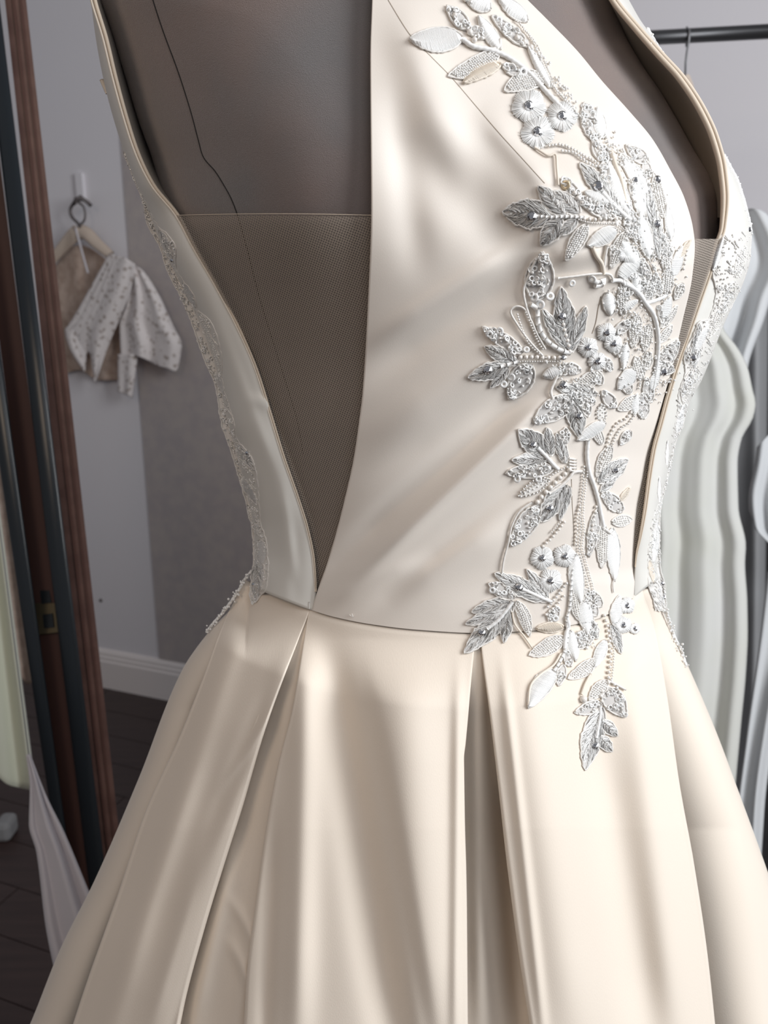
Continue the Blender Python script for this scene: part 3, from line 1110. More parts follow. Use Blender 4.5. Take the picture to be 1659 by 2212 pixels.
LEAVES = [
    # top spray
    (1000, 82, 884, 84, 27, 'S', -3), (1012, 62, 965, 12, 15, 'Q'), (1080, 108, 1033, 34, 14, 'S'), (1140, 100, 1062, 34, 13, 'Q'), (1140, 45, 1075, -8, 16, 'S'),
    (1078, 112, 968, 164, 22, 'B', -8), (1082, 138, 1000, 180, 15, 'C', 6), (1180, 168, 1088, 196, 22, 'B', 8), (1125, 160, 1085, 140, 12, 'Q'),
    (1060, 20, 1000, -20, 20, 'S'), (1050, 78, 1008, 60, 12, 'Q'), (1190, 190, 1140, 98, 9, 'S'),
    # right of the small flowers
    (1290, 305, 1262, 222, 20, 'Q'), (1300, 300, 1290, 232, 13, 'S'), (1335, 370, 1280, 300, 14, 'Q'), (1345, 470, 1252, 352, 24, 'T', 4),
    (1362, 470, 1312, 350, 15, 'S'), (1400, 352, 1352, 314, 14, 'Q'), (1395, 400, 1345, 345, 16, 'S'), (1252, 430, 1215, 385, 11, 'Q'),
    (1388, 470, 1372, 372, 14, 'S'), (1412, 500, 1398, 392, 13, 'T'), (1432, 470, 1412, 372, 12, 'B'), (1378, 520, 1350, 440, 16, 'Q'),
    (1404, 560, 1382, 455, 15, 'S'), (1424, 560, 1416, 452, 13, 'T'), (1442, 600, 1438, 500, 11, 'B'), (1450, 520, 1440, 440, 9, 'S'),
    (1300, 345, 1282, 300, 12, 'Q'), (1318, 395, 1300, 352, 12, 'Q'), (1366, 372, 1340, 330, 12, 'B'), (1385, 440, 1362, 392, 13, 'Q'), (1402, 385, 1392, 345, 10, 'Q'),
    (1430, 560, 1426, 500, 10, 'Q'), (1400, 620, 1386, 560, 13, 'Q'), (1392, 600, 1360, 560, 13, 'T'), (1340, 560, 1318, 532, 12, 'Q'), (1425, 640, 1412, 590, 12, 'Q'),
    (1382, 720, 1362, 690, 12, 'Q'), (1344, 770, 1322, 730, 12, 'Q'), (1386, 820, 1372, 770, 12, 'B'), (1404, 870, 1396, 815, 11, 'Q'), (1440, 700, 1424, 660, 10, 'Q'),
    (1362, 850, 1342, 812, 11, 'Q'), (1300, 830, 1276, 795, 12, 'Q'), (1320, 800, 1300, 770, 11, 'Q'), (1446, 560, 1436, 512, 9, 'Q'), (1360, 640, 1344, 600, 12, 'Q'),
    (1270, 900, 1262, 850, 10, 'Q'), (1300, 960, 1282, 915, 10, 'B'), (1290, 1330, 1262, 1290, 12, 'Q'), (1290, 1380, 1274, 1335, 10, 'T'), (1232, 1440, 1222, 1400, 9, 'Q'),
    # upper big leaf
    (1192, 467, 1085, 457, 34, 'T'), (1222, 466, 1162, 402, 22, 'T'), (1252, 462, 1196, 412, 20, 'T'), (1212, 472, 1168, 530, 23, 'T'),
    (1246, 474, 1206, 508, 14, 'T'), (1338, 465, 1250, 428, 20, 'Q'), (1318, 440, 1262, 414, 14, 'S'),
    (1268, 484, 1222, 564, 16, 'B'), (1332, 494, 1268, 532, 17, 'S'), (1352, 500, 1320, 580, 14, 'B'), (1376, 575, 1342, 520, 18, 'S'),
    (1336, 600, 1385, 560, 17, 'S'),
    # middle spray
    (1158, 648, 1174, 545, 31, 'Q'), (1234, 762, 1212, 620, 27, 'T', -4), (1222, 752, 1172, 668, 15, 'T'), (1232, 760, 1266, 662, 15, 'T'),
    (1128, 762, 1042, 706, 15, 'Q'), (1118, 786, 1046, 748, 18, 'T'), (1098, 790, 1010, 816, 20, 'T'), (1098, 796, 1058, 838, 11, 'T'),
    (1146, 786, 1100, 864, 26, 'Q'), (1312, 632, 1320, 682, 14, 'S'),
    (1215, 800, 1172, 812, 13, 'S'), (1290, 852, 1200, 836, 18, 'T'), (1246, 842, 1300, 800, 16, 'B'), (1255, 800, 1205, 792, 12, 'Q'),
    (1235, 848, 1253, 948, 22, 'T'), (1240, 858, 1152, 912, 24, 'Q'), (1285, 870, 1225, 850, 15, 'Q'),
    # lower left spray
    (1180, 982, 1120, 928, 27, 'T'), (1190, 985, 1182, 924, 14, 'T'), (1184, 992, 1105, 994, 16, 'T'), (1196, 1012, 1092, 1022, 17, 'Q'),
    (1222, 1000, 1202, 936, 13, 'T'), (1218, 960, 1222, 924, 11, 'Q'),
    (1186, 1034, 1120, 1072, 13, 'O'), (1222, 1046, 1168, 1128, 24, 'T'), (1230, 1050, 1208, 1124, 11, 'T'), (1165, 1092, 1104, 1180, 21, 'Q'),
    # right centre
    (1308, 912, 1246, 952, 13, 'S'), (1382, 858, 1334, 886, 13, 'B'), (1320, 962, 1288, 1030, 13, 'B'), (1292, 1042, 1356, 992, 21, 'T'),
    (1298, 1062, 1330, 1030, 10, 'T'), (1300, 912, 1300, 870, 10, 'O'), (1362, 930, 1340, 960, 10, 'Q'),
    (1345, 1105, 1300, 1062, 15, 'Q'), (1322, 1128, 1366, 1122, 12, 'B'), (1304, 1132, 1300, 1228, 14, 'B'), (1322, 1140, 1328, 1256, 15, 'S'),
    (1292, 1098, 1272, 1204, 12, 'Q'), (1338, 1084, 1362, 1052, 5, 'C'),
    # dense right cluster over the bust
    (1348, 612, 1344, 682, 12, 'B'), (1378, 680, 1366, 752, 13, 'B'), (1345, 668, 1378, 648, 8, 'S'), (1400, 700, 1392, 760, 12, 'B'),
    (1400, 760, 1396, 800, 11, 'B'), (1428, 708, 1464, 660, 9, 'B'), (1425, 740, 1452, 702, 9, 'B'), (1420, 800, 1466, 734, 17, 'Q'),
    (1418, 788, 1458, 802, 15, 'T'), (1372, 798, 1334, 842, 16, 'S'), (1410, 640, 1362, 590, 16, 'Q'), (1400, 650, 1418, 588, 14, 'B'),
    (1440, 640, 1448, 560, 11, 'B'), (1452, 600, 1474, 530, 11, 'S'), (1465, 560, 1492, 518, 6, 'C'), (1475, 612, 1458, 648, 10, 'B'),
    (1430, 690, 1448, 640, 11, 'S'), (1390, 905, 1388, 848, 13, 'Q'), (1370, 895, 1376, 850, 9, 'S'), (1352, 740, 1346, 800, 9, 'S'),
    (1330, 720, 1362, 690, 11, 'Q'), (1380, 640, 1372, 590, 12, 'S'), (1405, 845, 1425, 790, 9, 'S'), (1330, 880, 1300, 845, 12, 'Q'),
    # bottom spray
    (1243, 1196, 1256, 1304, 16, 'S', 4), (1238, 1276, 1250, 1340, 12, 'B'), (1182, 1298, 1068, 1238, 21, 'T'), (1184, 1292, 1138, 1230, 14, 'T'),
    (1112, 1290, 1055, 1260, 16, 'Q'), (1102, 1300, 1018, 1322, 17, 'T'), (1096, 1318, 1005, 1348, 15, 'T'), (1108, 1306, 1002, 1411, 25, 'T'),
    (1100, 1316, 1088, 1388, 15, 'T'), (1116, 1298, 1144, 1376, 13, 'B', -4), (1218, 1354, 1158, 1357, 11, 'C'), (1218, 1376, 1142, 1416, 17, 'B', -3),
    (1232, 1362, 1244, 1428, 13, 'S'), (1200, 1446, 1141, 1530, 21, 'S', 5), (1218, 1436, 1206, 1482, 10, 'Q'), (1288, 1424, 1226, 1466, 14, 'B', -4),
    (1308, 1382, 1284, 1442, 12, 'S'), (1262, 1296, 1270, 1372, 16, 'S'), (1250, 1400, 1288, 1345, 16, 'Q'), (1300, 1310, 1262, 1272, 13, 'Q'),
    (1186, 1342, 1206, 1310, 12, 'Q'), (1326, 1350, 1338, 1286, 13, 'S'), (1322, 1348, 1342, 1412, 12, 'T'), (1312, 1470, 1272, 1512, 14, 'B'),
    (1306, 1486, 1352, 1548, 23, 'Q'), (1300, 1520, 1242, 1540, 13, 'Q'), (1300, 1528, 1264, 1664, 25, 'T', 4), (1298, 1556, 1334, 1590, 14, 'T'),
    (1294, 1590, 1322, 1624, 14, 'T'), (1290, 1560, 1254, 1608, 13, 'T'),
]
for e in LEAVES:
    leaf(e)

for x_, y_, r_, c_ in ((1142, 229, 38, 10), (1161, 285, 37, 10), (1214, 251, 34, 10), (1171, 1205, 26, 9), (1220, 1201, 25, 9), (1189, 1254, 26, 9),
                       (1270, 750, 22, 8), (1290, 780, 20, 9), (1310, 718, 21, 8), (1325, 742, 20, 8), (1354, 1308, 18, 8), (1346, 1350, 19, 8),
                       (1385, 408, 17, 0), (1371, 1358, 12, 7), (1352, 548, 20, 0)):
    flower(x_, y_, r_, cr=c_)
for x_, y_, r_ in ((1148, 468, 10), (1291, 402, 10), (1213, 683, 9), (1053, 799, 10), (1216, 831, 9), (1250, 898, 9), (1150, 960, 9), (1187, 1097, 9),
                   (1329, 1015, 8), (1120, 1268, 10), (1040, 1366, 9), (1285, 1610, 9), (1433, 803, 9), (1420, 388, 8), (1372, 389, 6), (1419, 484, 8),
                   (1216, 772, 6)):
    crystal(x_, y_, r_, h=0.0030)
for x_, y_, r_, q_ in ((1222, 400, 9, 'gold_sequin'), (1130, 155, 9, 'sequin'), (1107, 146, 8, 'sequin'), (1279, 603, 8, 'sequin'), (1154, 643, 9, 'sequin'),
                       (1167, 658, 9, 'sequin'), (1188, 640, 9, 'sequin'), (1160, 912, 8, 'sequin'), (1088, 830, 8, 'sequin'), (1104, 815, 9, 'sequin'),
                       (1137, 755, 7, 'sequin'), (1079, 715, 8, 'sequin'), (1057, 722, 8, 'sequin'), (1217, 992, 8, 'sequin'), (1117, 1035, 8, 'sequin'),
                       (1163, 1035, 8, 'sequin'), (1063, 1275, 8, 'sequin'), (1200, 1336, 8, 'sequin'), (1249, 1372, 8, 'sequin'), (1236, 612, 7, 'sequin')):
    ringbead(x_, y_, r_, q_)

STEMS = [
    ([(1172, 768), (1142, 735), (1118, 702), (1103, 674), (1114, 662), (1132, 667), (1147, 692), (1160, 722), (1178, 754)], 2.2, 'cord'),
    ([(1000, 85), (1022, 100), (1060, 108), (1100, 125), (1140, 155), (1180, 198), (1215, 235), (1240, 255)], 4.6, 'cord'),
    ([(1060, 108), (1078, 100), (1080, 85)], 3.2, 'cord'),
    ([(1112, 42), (1135, 65), (1160, 108), (1172, 150), (1185, 180)], 2.3, 'silver'), ([(1130, 62), (1155, 90), (1175, 130), (1192, 170), (1205, 205)], 2.2, 'silver'),
    ([(1165, 118), (1185, 165), (1215, 210), (1240, 235)], 2.2, 'silver'), ([(1190, 180), (1230, 225), (1262, 262)], 2.6, 'bead'),
    ([(1110, 75), (1125, 88), (1140, 95), (1152, 110)], 6.5, 'pearl'), ([(1012, 60), (1020, 80), (1032, 92)], 6.5, 'pearl'), ([(975, 25), (990, 42)], 6.5, 'pearl'),
    ([(1000, -6), (1020, 6), (1050, 0)], 5.0, 'silver'),
    ([(1155, 318), (1170, 328), (1185, 336), (1200, 334), (1203, 365), (1206, 400)], 2.2, 'cream'),
    ([(1182, 315), (1205, 312), (1222, 315), (1245, 326), (1265, 338), (1285, 348), (1300, 368)], 3.2, 'silver'),
    ([(1210, 325), (1240, 330), (1265, 348), (1290, 360)], 3.2, 'bead'),
    ([(1266, 262), (1276, 285), (1285, 300), (1292, 318), (1298, 335)], 4.6, 'pearl'), ([(1280, 250), (1300, 275), (1312, 305), (1320, 335)], 3.6, 'bead'),
    ([(1320, 328), (1330, 360), (1342, 392), (1352, 440)], 4.6, 'cream'), ([(1300, 415), (1322, 440), (1345, 462), (1362, 475)], 5.0, 'cord'),
    ([(1157, 467), (1190, 469), (1225, 468), (1262, 470)], 3.4, 'bugle'), ([(1256, 472), (1285, 474), (1310, 472), (1336, 474)], 4.6, 'pearl'),
    ([(1247, 474), (1275, 481), (1300, 483), (1330, 484), (1350, 498), (1370, 520), (1390, 546), (1408, 572), (1420, 592), (1428, 608)], 2.2, 'silver'),
    ([(1238, 412), (1250, 430), (1262, 442)], 5.5, 'pearl'),
    ([(1280, 534), (1288, 552), (1300, 570), (1304, 592)], 4.0, 'cream'), ([(1312, 530), (1306, 560), (1304, 590)], 3.0, 'cord'),
    ([(1170, 545), (1152, 572), (1140, 600), (1131, 628), (1136, 660), (1146, 692)], 2.6, 'cord'),
    ([(1205, 601), (1240, 597), (1280, 592), (1315, 592), (1325, 604)], 2.3, 'cord'),
    ([(1282, 604), (1292, 612), (1304, 604), (1300, 616), (1284, 616)], 5.5, 'bugle'),
    ([(1146, 658), (1160, 668), (1161, 690), (1166, 712), (1176, 730), (1192, 745), (1212, 757), (1232, 764)], 5.0, 'bugle'),
    ([(1216, 695), (1221, 720), (1228, 742), (1232, 764)], 5.0, 'pearl'),
    ([(1116, 676), (1124, 700), (1132, 722), (1142, 742), (1156, 757), (1172, 768)], 2.7, 'silver'), ([(1134, 672), (1146, 700), (1155, 722), (1164, 742), (1174, 756)], 2.7, 'silver'),
    ([(1118, 772), (1148, 771), (1176, 772), (1226, 772)], 5.2, 'pearl'), ([(1120, 781), (1160, 781), (1212, 780)], 2.3, 'silver'),
    ([(1080, 792), (1100, 786), (1122, 780)], 4.0, 'bugle'),
    ([(1208, 800), (1199, 822), (1190, 845), (1194, 862)], 3.2, 'cord'),
    ([(1350, 612), (1375, 628), (1395, 655), (1412, 680), (1420, 712), (1422, 746), (1418, 790), (1410, 840)], 4.8, 'cord'),
    ([(1396, 655), (1418, 648), (1440, 638)], 4.0, 'cord'), ([(1322, 606), (1340, 606), (1352, 614)], 4.0, 'cord'),
    ([(1338, 798), (1358, 792), (1374, 800), (1382, 822), (1380, 842)], 2.6, 'silver'), ([(1356, 730), (1350, 758), (1346, 782)], 3.0, 'bead'),
    ([(1335, 640), (1350, 660), (1366, 680), (1380, 700)], 2.5, 'silver'), ([(1425, 600), (1432, 640), (1436, 680)], 2.5, 'silver'),
    ([(1484, 536), (1480, 560), (1476, 585)], 4.0, 'pearl'), ([(1455, 612), (1465, 620), (1476, 615), (1472, 632), (1460, 630)], 3.5, 'silver'),
    ([(1366, 888), (1352, 904), (1336, 912), (1325, 926), (1316, 944), (1312, 962), (1306, 982), (1298, 1000), (1295, 1022)], 4.0, 'pearl'),
    ([(1372, 896), (1358, 914), (1342, 924), (1330, 942), (1322, 962)], 3.0, 'silver'),
    ([(1270, 950), (1268, 985), (1273, 1020), (1283, 1048), (1292, 1080), (1298, 1110), (1304, 1138)], 4.8, 'cord'),
    ([(1262, 1005), (1259, 1040), (1256, 1070), (1252, 1100), (1254, 1140), (1250, 1180), (1256, 1210), (1264, 1242), (1272, 1272), (1276, 1300)], 3.0, 'silver'),
    ([(1270, 1010), (1266, 1045), (1262, 1080), (1260, 1110), (1262, 1145), (1258, 1180), (1264, 1205), (1272, 1235), (1280, 1262), (1286, 1292)], 2.6, 'bead'),
    ([(1252, 1090), (1246, 1120), (1246, 1150), (1242, 1180)], 3.6, 'pearl'),
    ([(1288, 1090), (1284, 1115), (1280, 1140), (1276, 1170)], 4.2, 'pearl'),
    ([(1160, 966), (1178, 984), (1196, 1004), (1206, 1014)], 4.6, 'cord'),
    ([(1236, 1010), (1222, 1022), (1206, 1036), (1192, 1050), (1178, 1064), (1166, 1078), (1156, 1090)], 6.2, 'pearl'),
    ([(1258, 1018), (1240, 1020), (1228, 1034), (1208, 1052), (1186, 1066)], 3.4, 'cord'),
    ([(1228, 1008), (1205, 1018), (1180, 1034), (1150, 1050), (1130, 1066)], 3.0, 'silver'),
    ([(1150, 1084), (1122, 1105), (1105, 1138), (1098, 1172), (1088, 1210), (1084, 1240)], 2.4, 'cord'),
    ([(1222, 1124), (1208, 1142), (1194, 1160), (1180, 1173), (1170, 1184)], 4.2, 'pearl'), ([(1214, 1122), (1202, 1138), (1190, 1152)], 2.4, 'silver'),
    ([(1244, 1196), (1236, 1232), (1233, 1270), (1230, 1312), (1224, 1340), (1226, 1372), (1220, 1405), (1208, 1432), (1196, 1450)], 3.8, 'bugle'),
    ([(1224, 1332), (1228, 1352), (1222, 1372), (1220, 1402)], 5.0, 'cord'),
    ([(1108, 1298), (1092, 1320), (1075, 1340), (1052, 1358)], 4.6, 'cord'), ([(1128, 1272), (1150, 1282), (1172, 1292), (1192, 1300)], 4.2, 'cord'),
    ([(1226, 1256), (1212, 1276), (1196, 1296), (1180, 1314)], 4.0, 'silver'), ([(1220, 1284), (1206, 1302), (1190, 1318), (1176, 1330)], 3.6, 'pearl'),
    ([(1106, 1322), (1112, 1348), (1132, 1374), (1150, 1400)], 2.2, 'cream'), ([(1212, 1410), (1196, 1436), (1166, 1458), (1146, 1482), (1141, 1524)], 2.6, 'cream'),
    ([(1304, 1324), (1310, 1345), (1315, 1372), (1318, 1400), (1318, 1432), (1315, 1455), (1314, 1480)], 4.8, 'pearl'),
    ([(1316, 1345), (1323, 1372), (1326, 1400), (1325, 1435), (1322, 1468)], 2.6, 'silver'),
    ([(1276, 1456), (1264, 1478), (1256, 1500)], 3.0, 'cream'), ([(1259, 1508), (1262, 1512)], 10.0, 'pearl'),
    ([(1296, 1524), (1296, 1545), (1292, 1570), (1288, 1594)], 4.2, 'cord'), ([(1302, 1488), (1298, 1504), (1300, 1520)], 4.6, 'pearl'),
    ([(1312, 1470), (1330, 1478), (1352, 1490)], 2.4, 'cord'),
    ([(1300, 1138), (1316, 1150), (1326, 1160)], 3.4, 'cord'), ([(1326, 1250), (1324, 1266), (1326, 1280)], 1.8, 'cord'),
    ([(1318, 1466), (1334, 1488), (1346, 1508)], 4.2, 'bead'), ([(1268, 1376), (1262, 1392), (1272, 1404)], 4.5, 'bead'),
]
for pts_, r_, k_ in STEMS:
    stem(pts_, r_, k_)
for k in range(5):
    stem([(1229, 990 + k * 6.4), (1245, 993 + k * 6.4)], 2.2, 'cord', name='bugle_bar')

# scattered seed beads in the dense cluster (past counting)
m = MB()
pts_ = []
for x0, y0, x1, y1, w_, n_ in ((1300, 300, 1420, 420, 34, 90), (1330, 430, 1440, 620, 52, 230), (1340, 620, 1440, 860, 46, 240), (1190, 780, 1290, 860, 28, 70),
                               (1270, 1340, 1270, 1400, 20, 40), (1150, 90, 1260, 260, 12, 60)):
    for i in range(n_):
        t = rng.uniform(0, 1)
        pts_.append((x0 + (x1 - x0) * t + rng.normal(0, w_ * 0.45), y0 + (y1 - y0) * t + rng.normal(0, w_ * 0.3)))
pts_ = np.array(pts_)
m.balls(put(pts_[:, 0], pts_[:, 1], rng.uniform(0.0012, 0.0028, len(pts_))), rng.uniform(1.7, 3.2, len(pts_)) * PXM)
m.build('seed_bead_scatter', 'bead', gown, kind='stuff')

# ---- bands of embroidery on the two side panels
BLi = [(271, 330), (292, 385), (315, 433), (346, 493), (359, 502), (381, 540), (381, 568), (397, 607), (422, 642), (428, 668), (454, 692), (470, 727), (481, 784), (479, 822),
       (489, 854), (505, 907), (514, 949), (546, 992), (556, 1030), (560, 1084), (564, 1130), (575, 1165), (580, 1217), (577, 1265), (560, 1290), (548, 1304)]
BLo = [(267, 328), (290, 388), (312, 445), (317, 480), (346, 534), (362, 585), (391, 642), (416, 702), (441, 775), (467, 838), (479, 917), (500, 976), (518, 1036),
       (533, 1090), (545, 1144), (548, 1206), (545, 1245), (540, 1285), (546, 1304)]
BRi = [(1560, 505), (1548, 530), (1540, 590), (1546, 625), (1530, 690), (1510, 695), (1500, 720), (1478, 770), (1480, 800), (1466, 850), (1462, 890), (1456, 927), (1448, 985), (1440, 1030),
       (1425, 1075), (1409, 1130), (1399, 1206), (1400, 1258), (1412, 1300), (1416, 1328)]
BRo = [(1622, 505), (1618, 553), (1606, 600), (1579, 662), (1558, 705), (1532, 773), (1510, 825), (1488, 865), (1471, 920), (1456, 965), (1441, 1036),
       (1426, 1103), (1424, 1171), (1426, 1225), (1436, 1266), (1440, 1320)]


def Dleft(x, y):
    x = np.maximum(x, XL(y) + 1.5)
    k = np.clip((y - seam(x)) / 6, 0, 1)
    return Dl(x, y) * (1 - k) + Dp(1, np.maximum(x, 545), y) * k


def Dright(x, y):
    x = np.minimum(x, XR(y) - 1.5)
    k = np.clip((y - seam(x)) / 6, 0, 1)
    return Dr(x, y) * (1 - k) + (Dp(6, x, y)) * k


def band(bi, bo, D, mname, seedn):
    fi, fo = cx(bi), cx(bo)
    y0, y1 = max(bi[0][1], bo[0][1]) + 1, min(bi[-1][1], bo[-1][1]) - 1
    yy = np.linspace(y0, y1, 150)[:, None]
    s = np.linspace(0, 1, 7)[None, :]
    X = fi(yy) * (1 - s) + fo(yy) * s
    m = MB()
    m.grid(put(X, yy + 0 * s, 0.0010 + 0.0012 * np.sin(np.pi * s) + 0 * yy, D))
    root = m.build('lace_band', 'cord', gown)
    for f_ in (fi, fo):
        y_ = np.linspace(y0, y1, 200)
        m = MB()
        m.tube(put(f_(y_) + rng.normal(0, 0.6, 200), y_, 0.0012, D), 2.3 * PXM, 6)
        m.build('outline_cord', 'cord', root)
    m = MB()
    for i in range(seedn):
        y_ = rng.uniform(y0, y1)
        s_ = rng.uniform(0.1, 1.0)
        x_ = fi(y_) * (1 - s_) + fo(y_) * s_
        k = rng.random()
        c = put(x_, y_, rng.uniform(0.0022, 0.0032), D)
        if k < 0.70:
            m.ball(c, rng.uniform(1.8, 3.0) * PXM, int(rng.random() < 0.5))
        elif k < 0.80:
            m.ring(c, 3.6 * PXM, 1.5 * PXM, np.array([rng.normal(0, .5), -1, rng.normal(0, .5)]), 2)
        else:
            q = np.array([[x_ - 4, y_ - 5], [x_, y_], [x_ + 4, y_ + 5]])
            m.tube(put(q[:, 0], q[:, 1], 0.0026, D), 1.4 * PXM, 5, 1)
    m.build('seed_beads', ['bead', 'bead_silver', 'sequin'], root, kind='stuff')
    return root


band(BLi, BLo, Dleft, 'cord', 620)
band(BRi, BRo, Dright, 'cord', 700)
for e in ((345, 495, 372, 562, 10, 'T'), (396, 610, 424, 668, 8, 'S'), (424, 672, 456, 725, 9, 'B'), (446, 715, 476, 800, 9, 'B'), (466, 800, 484, 855, 8, 'S'),
          (486, 880, 508, 945, 9, 'Q'), (505, 955, 552, 1015, 12, 'T'), (520, 1030, 556, 1090, 9, 'S'), (536, 1090, 562, 1160, 8, 'B'), (562, 1165, 566, 1222, 13, 'S'),
          (560, 1200, 552, 1302, 15, 'T')):
    leaf(e, Dleft, lift=0.001)
for x_, y_ in ((534, 978), (372, 562), (548, 1262)):
    crystal(x_, y_, 5, Dleft, h=0.0045)
for e in ((1540, 585, 1562, 512, 7, 'S'), (1590, 600, 1612, 520, 10, 'B'), (1555, 680, 1585, 610, 13, 'Q'), (1530, 730, 1560, 660, 11, 'B'), (1498, 800, 1512, 700, 12, 'T'),
          (1500, 760, 1530, 700, 9, 'S'), (1475, 870, 1492, 800, 10, 'Q'), (1462, 940, 1478, 870, 8, 'S'), (1440, 1010, 1442, 950, 4, 'S'), (1424, 1090, 1424, 1030, 4, 'S'),
          (1412, 1220, 1420, 1120, 8, 'S'), (1424, 1250, 1430, 1310, 8, 'Q'), (1402, 1212, 1412, 1260, 5, 'C')):
    leaf(e, Dright, lift=0.001)
for x_, y_, r_ in ((1496, 772, 9), (1618, 496, 6), (1430, 1260, 6), (1434, 1290, 5)):
    crystal(x_, y_, r_, Dright, h=0.005)


def Dskl(x, y):
    return np.minimum(Dp(0, np.maximum(x, SL(y) + 2), y), 0.66)


def Dskr(x, y):
    return Dp(6, np.minimum(x, SR(y) - 2), y)


# edging that trails from the waist on to the skirt
for D_, pts_ in ((Dskl, [(545, 1232), (530, 1250), (516, 1275), (500, 1298), (480, 1325), (462, 1345), (446, 1366)]),
                 (Dskr, [(1438, 1318), (1448, 1350), (1458, 1378), (1470, 1402), (1478, 1425), (1482, 1440)])):
    r_ = stem(pts_, 4.0, 'cord', D_, h=0.003, name='lace_edging')
    q_ = spline(pts_, 5)
    n_ = len(q_)
    m = MB()
    m.balls(put(q_[:, 0] + rng.normal(0, 3, n_), q_[:, 1] + rng.normal(0, 3, n_), 0.005, D_), rng.uniform(2.2, 4.0, n_) * PXM)
    q_ = q_ + rng.normal(0, 3, q_.shape)
    m.balls(put(q_[:, 0], q_[:, 1], 0.004, D_), rng.uniform(2.2, 4.0, n_) * PXM)
    m.build('seed_beads', 'bead', r_, kind='stuff')

# edging on the shoulder part of the right panel (seen past the piping) and a loose knot on the left strap
for pts_ in ([(1398, 62), (1410, 84), (1422, 104), (1436, 124)], [(1562, 334), (1576, 360), (1590, 386), (1600, 415), (1610, 450), (1618, 480), (1622, 505)]):
    r_ = stem(pts_, 4.5, 'cord', Dr, h=0.002, name='lace_edging')
    q_ = spline(pts_, 4)
    m = MB()
    m.balls(put(q_[:, 0] + rng.normal(0, 3, len(q_)), q_[:, 1] + rng.normal(0, 3, len(q_)), 0.004, Dr), rng.uniform(2.2, 3.6, len(q_)) * PXM)
    m.build('seed_beads', 'bead', r_, kind='stuff')
stem([(219, 172), (224, 184), (232, 202)], 4.5, 'cream', Dl, h=0.002, name='lace_edging')
stem([(668, 1300), (668, 1315)], 0.9, 'cord', Dl, h=0.001, name='loose_thread')
stem([(755, 1328), (762, 1333), (760, 1325)], 0.8, 'cord', Dc, h=0.001, name='loose_thread')

# ================================================================== BACKGROUND
FWD = np.array([0, CP, -SP])


def Dw(x, y, off):
    """depth of a plane parallel to the back wall, off metres in front of it"""
    X_, Y_ = (np.asarray(x, float) - 829.5) / F, -(np.asarray(y, float) - 1106) / F
    dx, dy = X_, CP + Y_ * SP
    num = np.dot(w0 + wnorm * off - np.array([0, 0, CAMZ]), wnorm)
    return num / (dx * wnorm[0] + dy * wnorm[1])


def cloth(name, L, R, top, bot, dep, nf, amp, m_, parent=None, nr=70, nc=60, seed=0, **kw):
    """a hanging cloth between two edge curves with soft vertical folds"""
    T = np.linspace(0, 1, nr)[:, None]
    s = np.linspace(0, 1, nc)[None, :]
    Y = np.zeros((nr, nc)) + 0.5 * ((top if not callable(top) else 800) + (bot if not callable(bot) else 800))
    for _ in range(8):
        X = L(Y) * (1 - s) + R(Y) * s
        t_ = top(X[:1]) if callable(top) else top
        b_ = bot(X[-1:]) if callable(bot) else bot
        Y = t_ + (b_ - t_) * T
    d = dep(X, Y) if callable(dep) else dep
    fo = np.sin(s * nf * 2 * math.pi + seed + 0.5 * np.sin(T * 2 + seed)) + 0.3 * np.sin(s * nf * 3.3 * math.pi + seed * 2 - T * 0.8)
    edge = np.sin(np.pi * s) ** 0.3
    m = MB()
    m.grid(P(X, Y, d - amp * fo * (0.35 + 0.65 * T) * edge + 0.012 * (1 - edge)))
    return m.build(name, m_, parent, uv=UV, solid=0.002, **kw)


# ---- lace jacket on a wooden hanger, hung on the wall
d0 = lambda off: (lambda x, y: Dw(x, y, off))
jk = wall_pt(200, 700, 0.05)
hk = thing('wall_hook', wall_pt(174, 420, 0.0), 'grey iron wall hook above the lace jacket', 'hook')
WORLD['wall_hook'] = wall_pt(174, 420, 0.0)
c = wall_pt(174, 404, 0.006)
MB().box(c, 0.024, 0.012, 0.075, RW).build('back_plate', 'wall', hk, smooth=False, label='painted plate of the hook')
q = [(174, 425, .01), (172, 430, .05), (160, 440, .07), (163, 430, .075), (176, 427, .07), (188, 436, .055), (197, 445, .05)]
MB().tube(np.array([P(a, b_, Dw(a, b_, o)) for a, b_, o in q]), 0.0055, 8).build('hook_arm', 'hook', hk)

hg = thing('clothes_hanger', wall_pt(170, 520, 0.05), 'pale wooden hanger hanging on the wall hook', 'hanger')
WORLD['clothes_hanger'] = wall_pt(170, 520, 0.05)
q = [(161, 436), (152, 452), (155, 468), (168, 482), (174, 492)]
MB().tube(np.array([P(a, b_, Dw(a, b_, .055)) for a, b_ in spline(q, 5)]), 0.0045, 8).build('hanger_hook', 'hook', hg)
q = [(168, 488), (181, 478), (184, 462), (180, 446), (170, 438)]
MB().tube(np.array([P(a, b_, Dw(a, b_, .055)) for a, b_ in spline(q, 5)]), 0.003, 8).build('hanger_hook', 'hook', hg)
for q in ([(170, 500), (155, 512), (135, 535), (112, 562)], [(170, 500), (188, 505), (208, 524), (240, 552)]):
    sp_ = spline(q, 6)
    MB().tube(np.array([P(a, b_, Dw(a, b_, .05)) for a, b_ in sp_]), np.linspace(0.021, 0.013, len(sp_)), 10, squash=0.45).build('hanger_arm', 'hanger_wood', hg)
sp_ = spline([(112, 566), (160, 522), (166, 520)], 6)
MB().tube(np.array([P(a, b_, Dw(a, b_, .04)) for a, b_ in sp_]), 0.006, 8).build('trouser_bar', 'hook', hg)

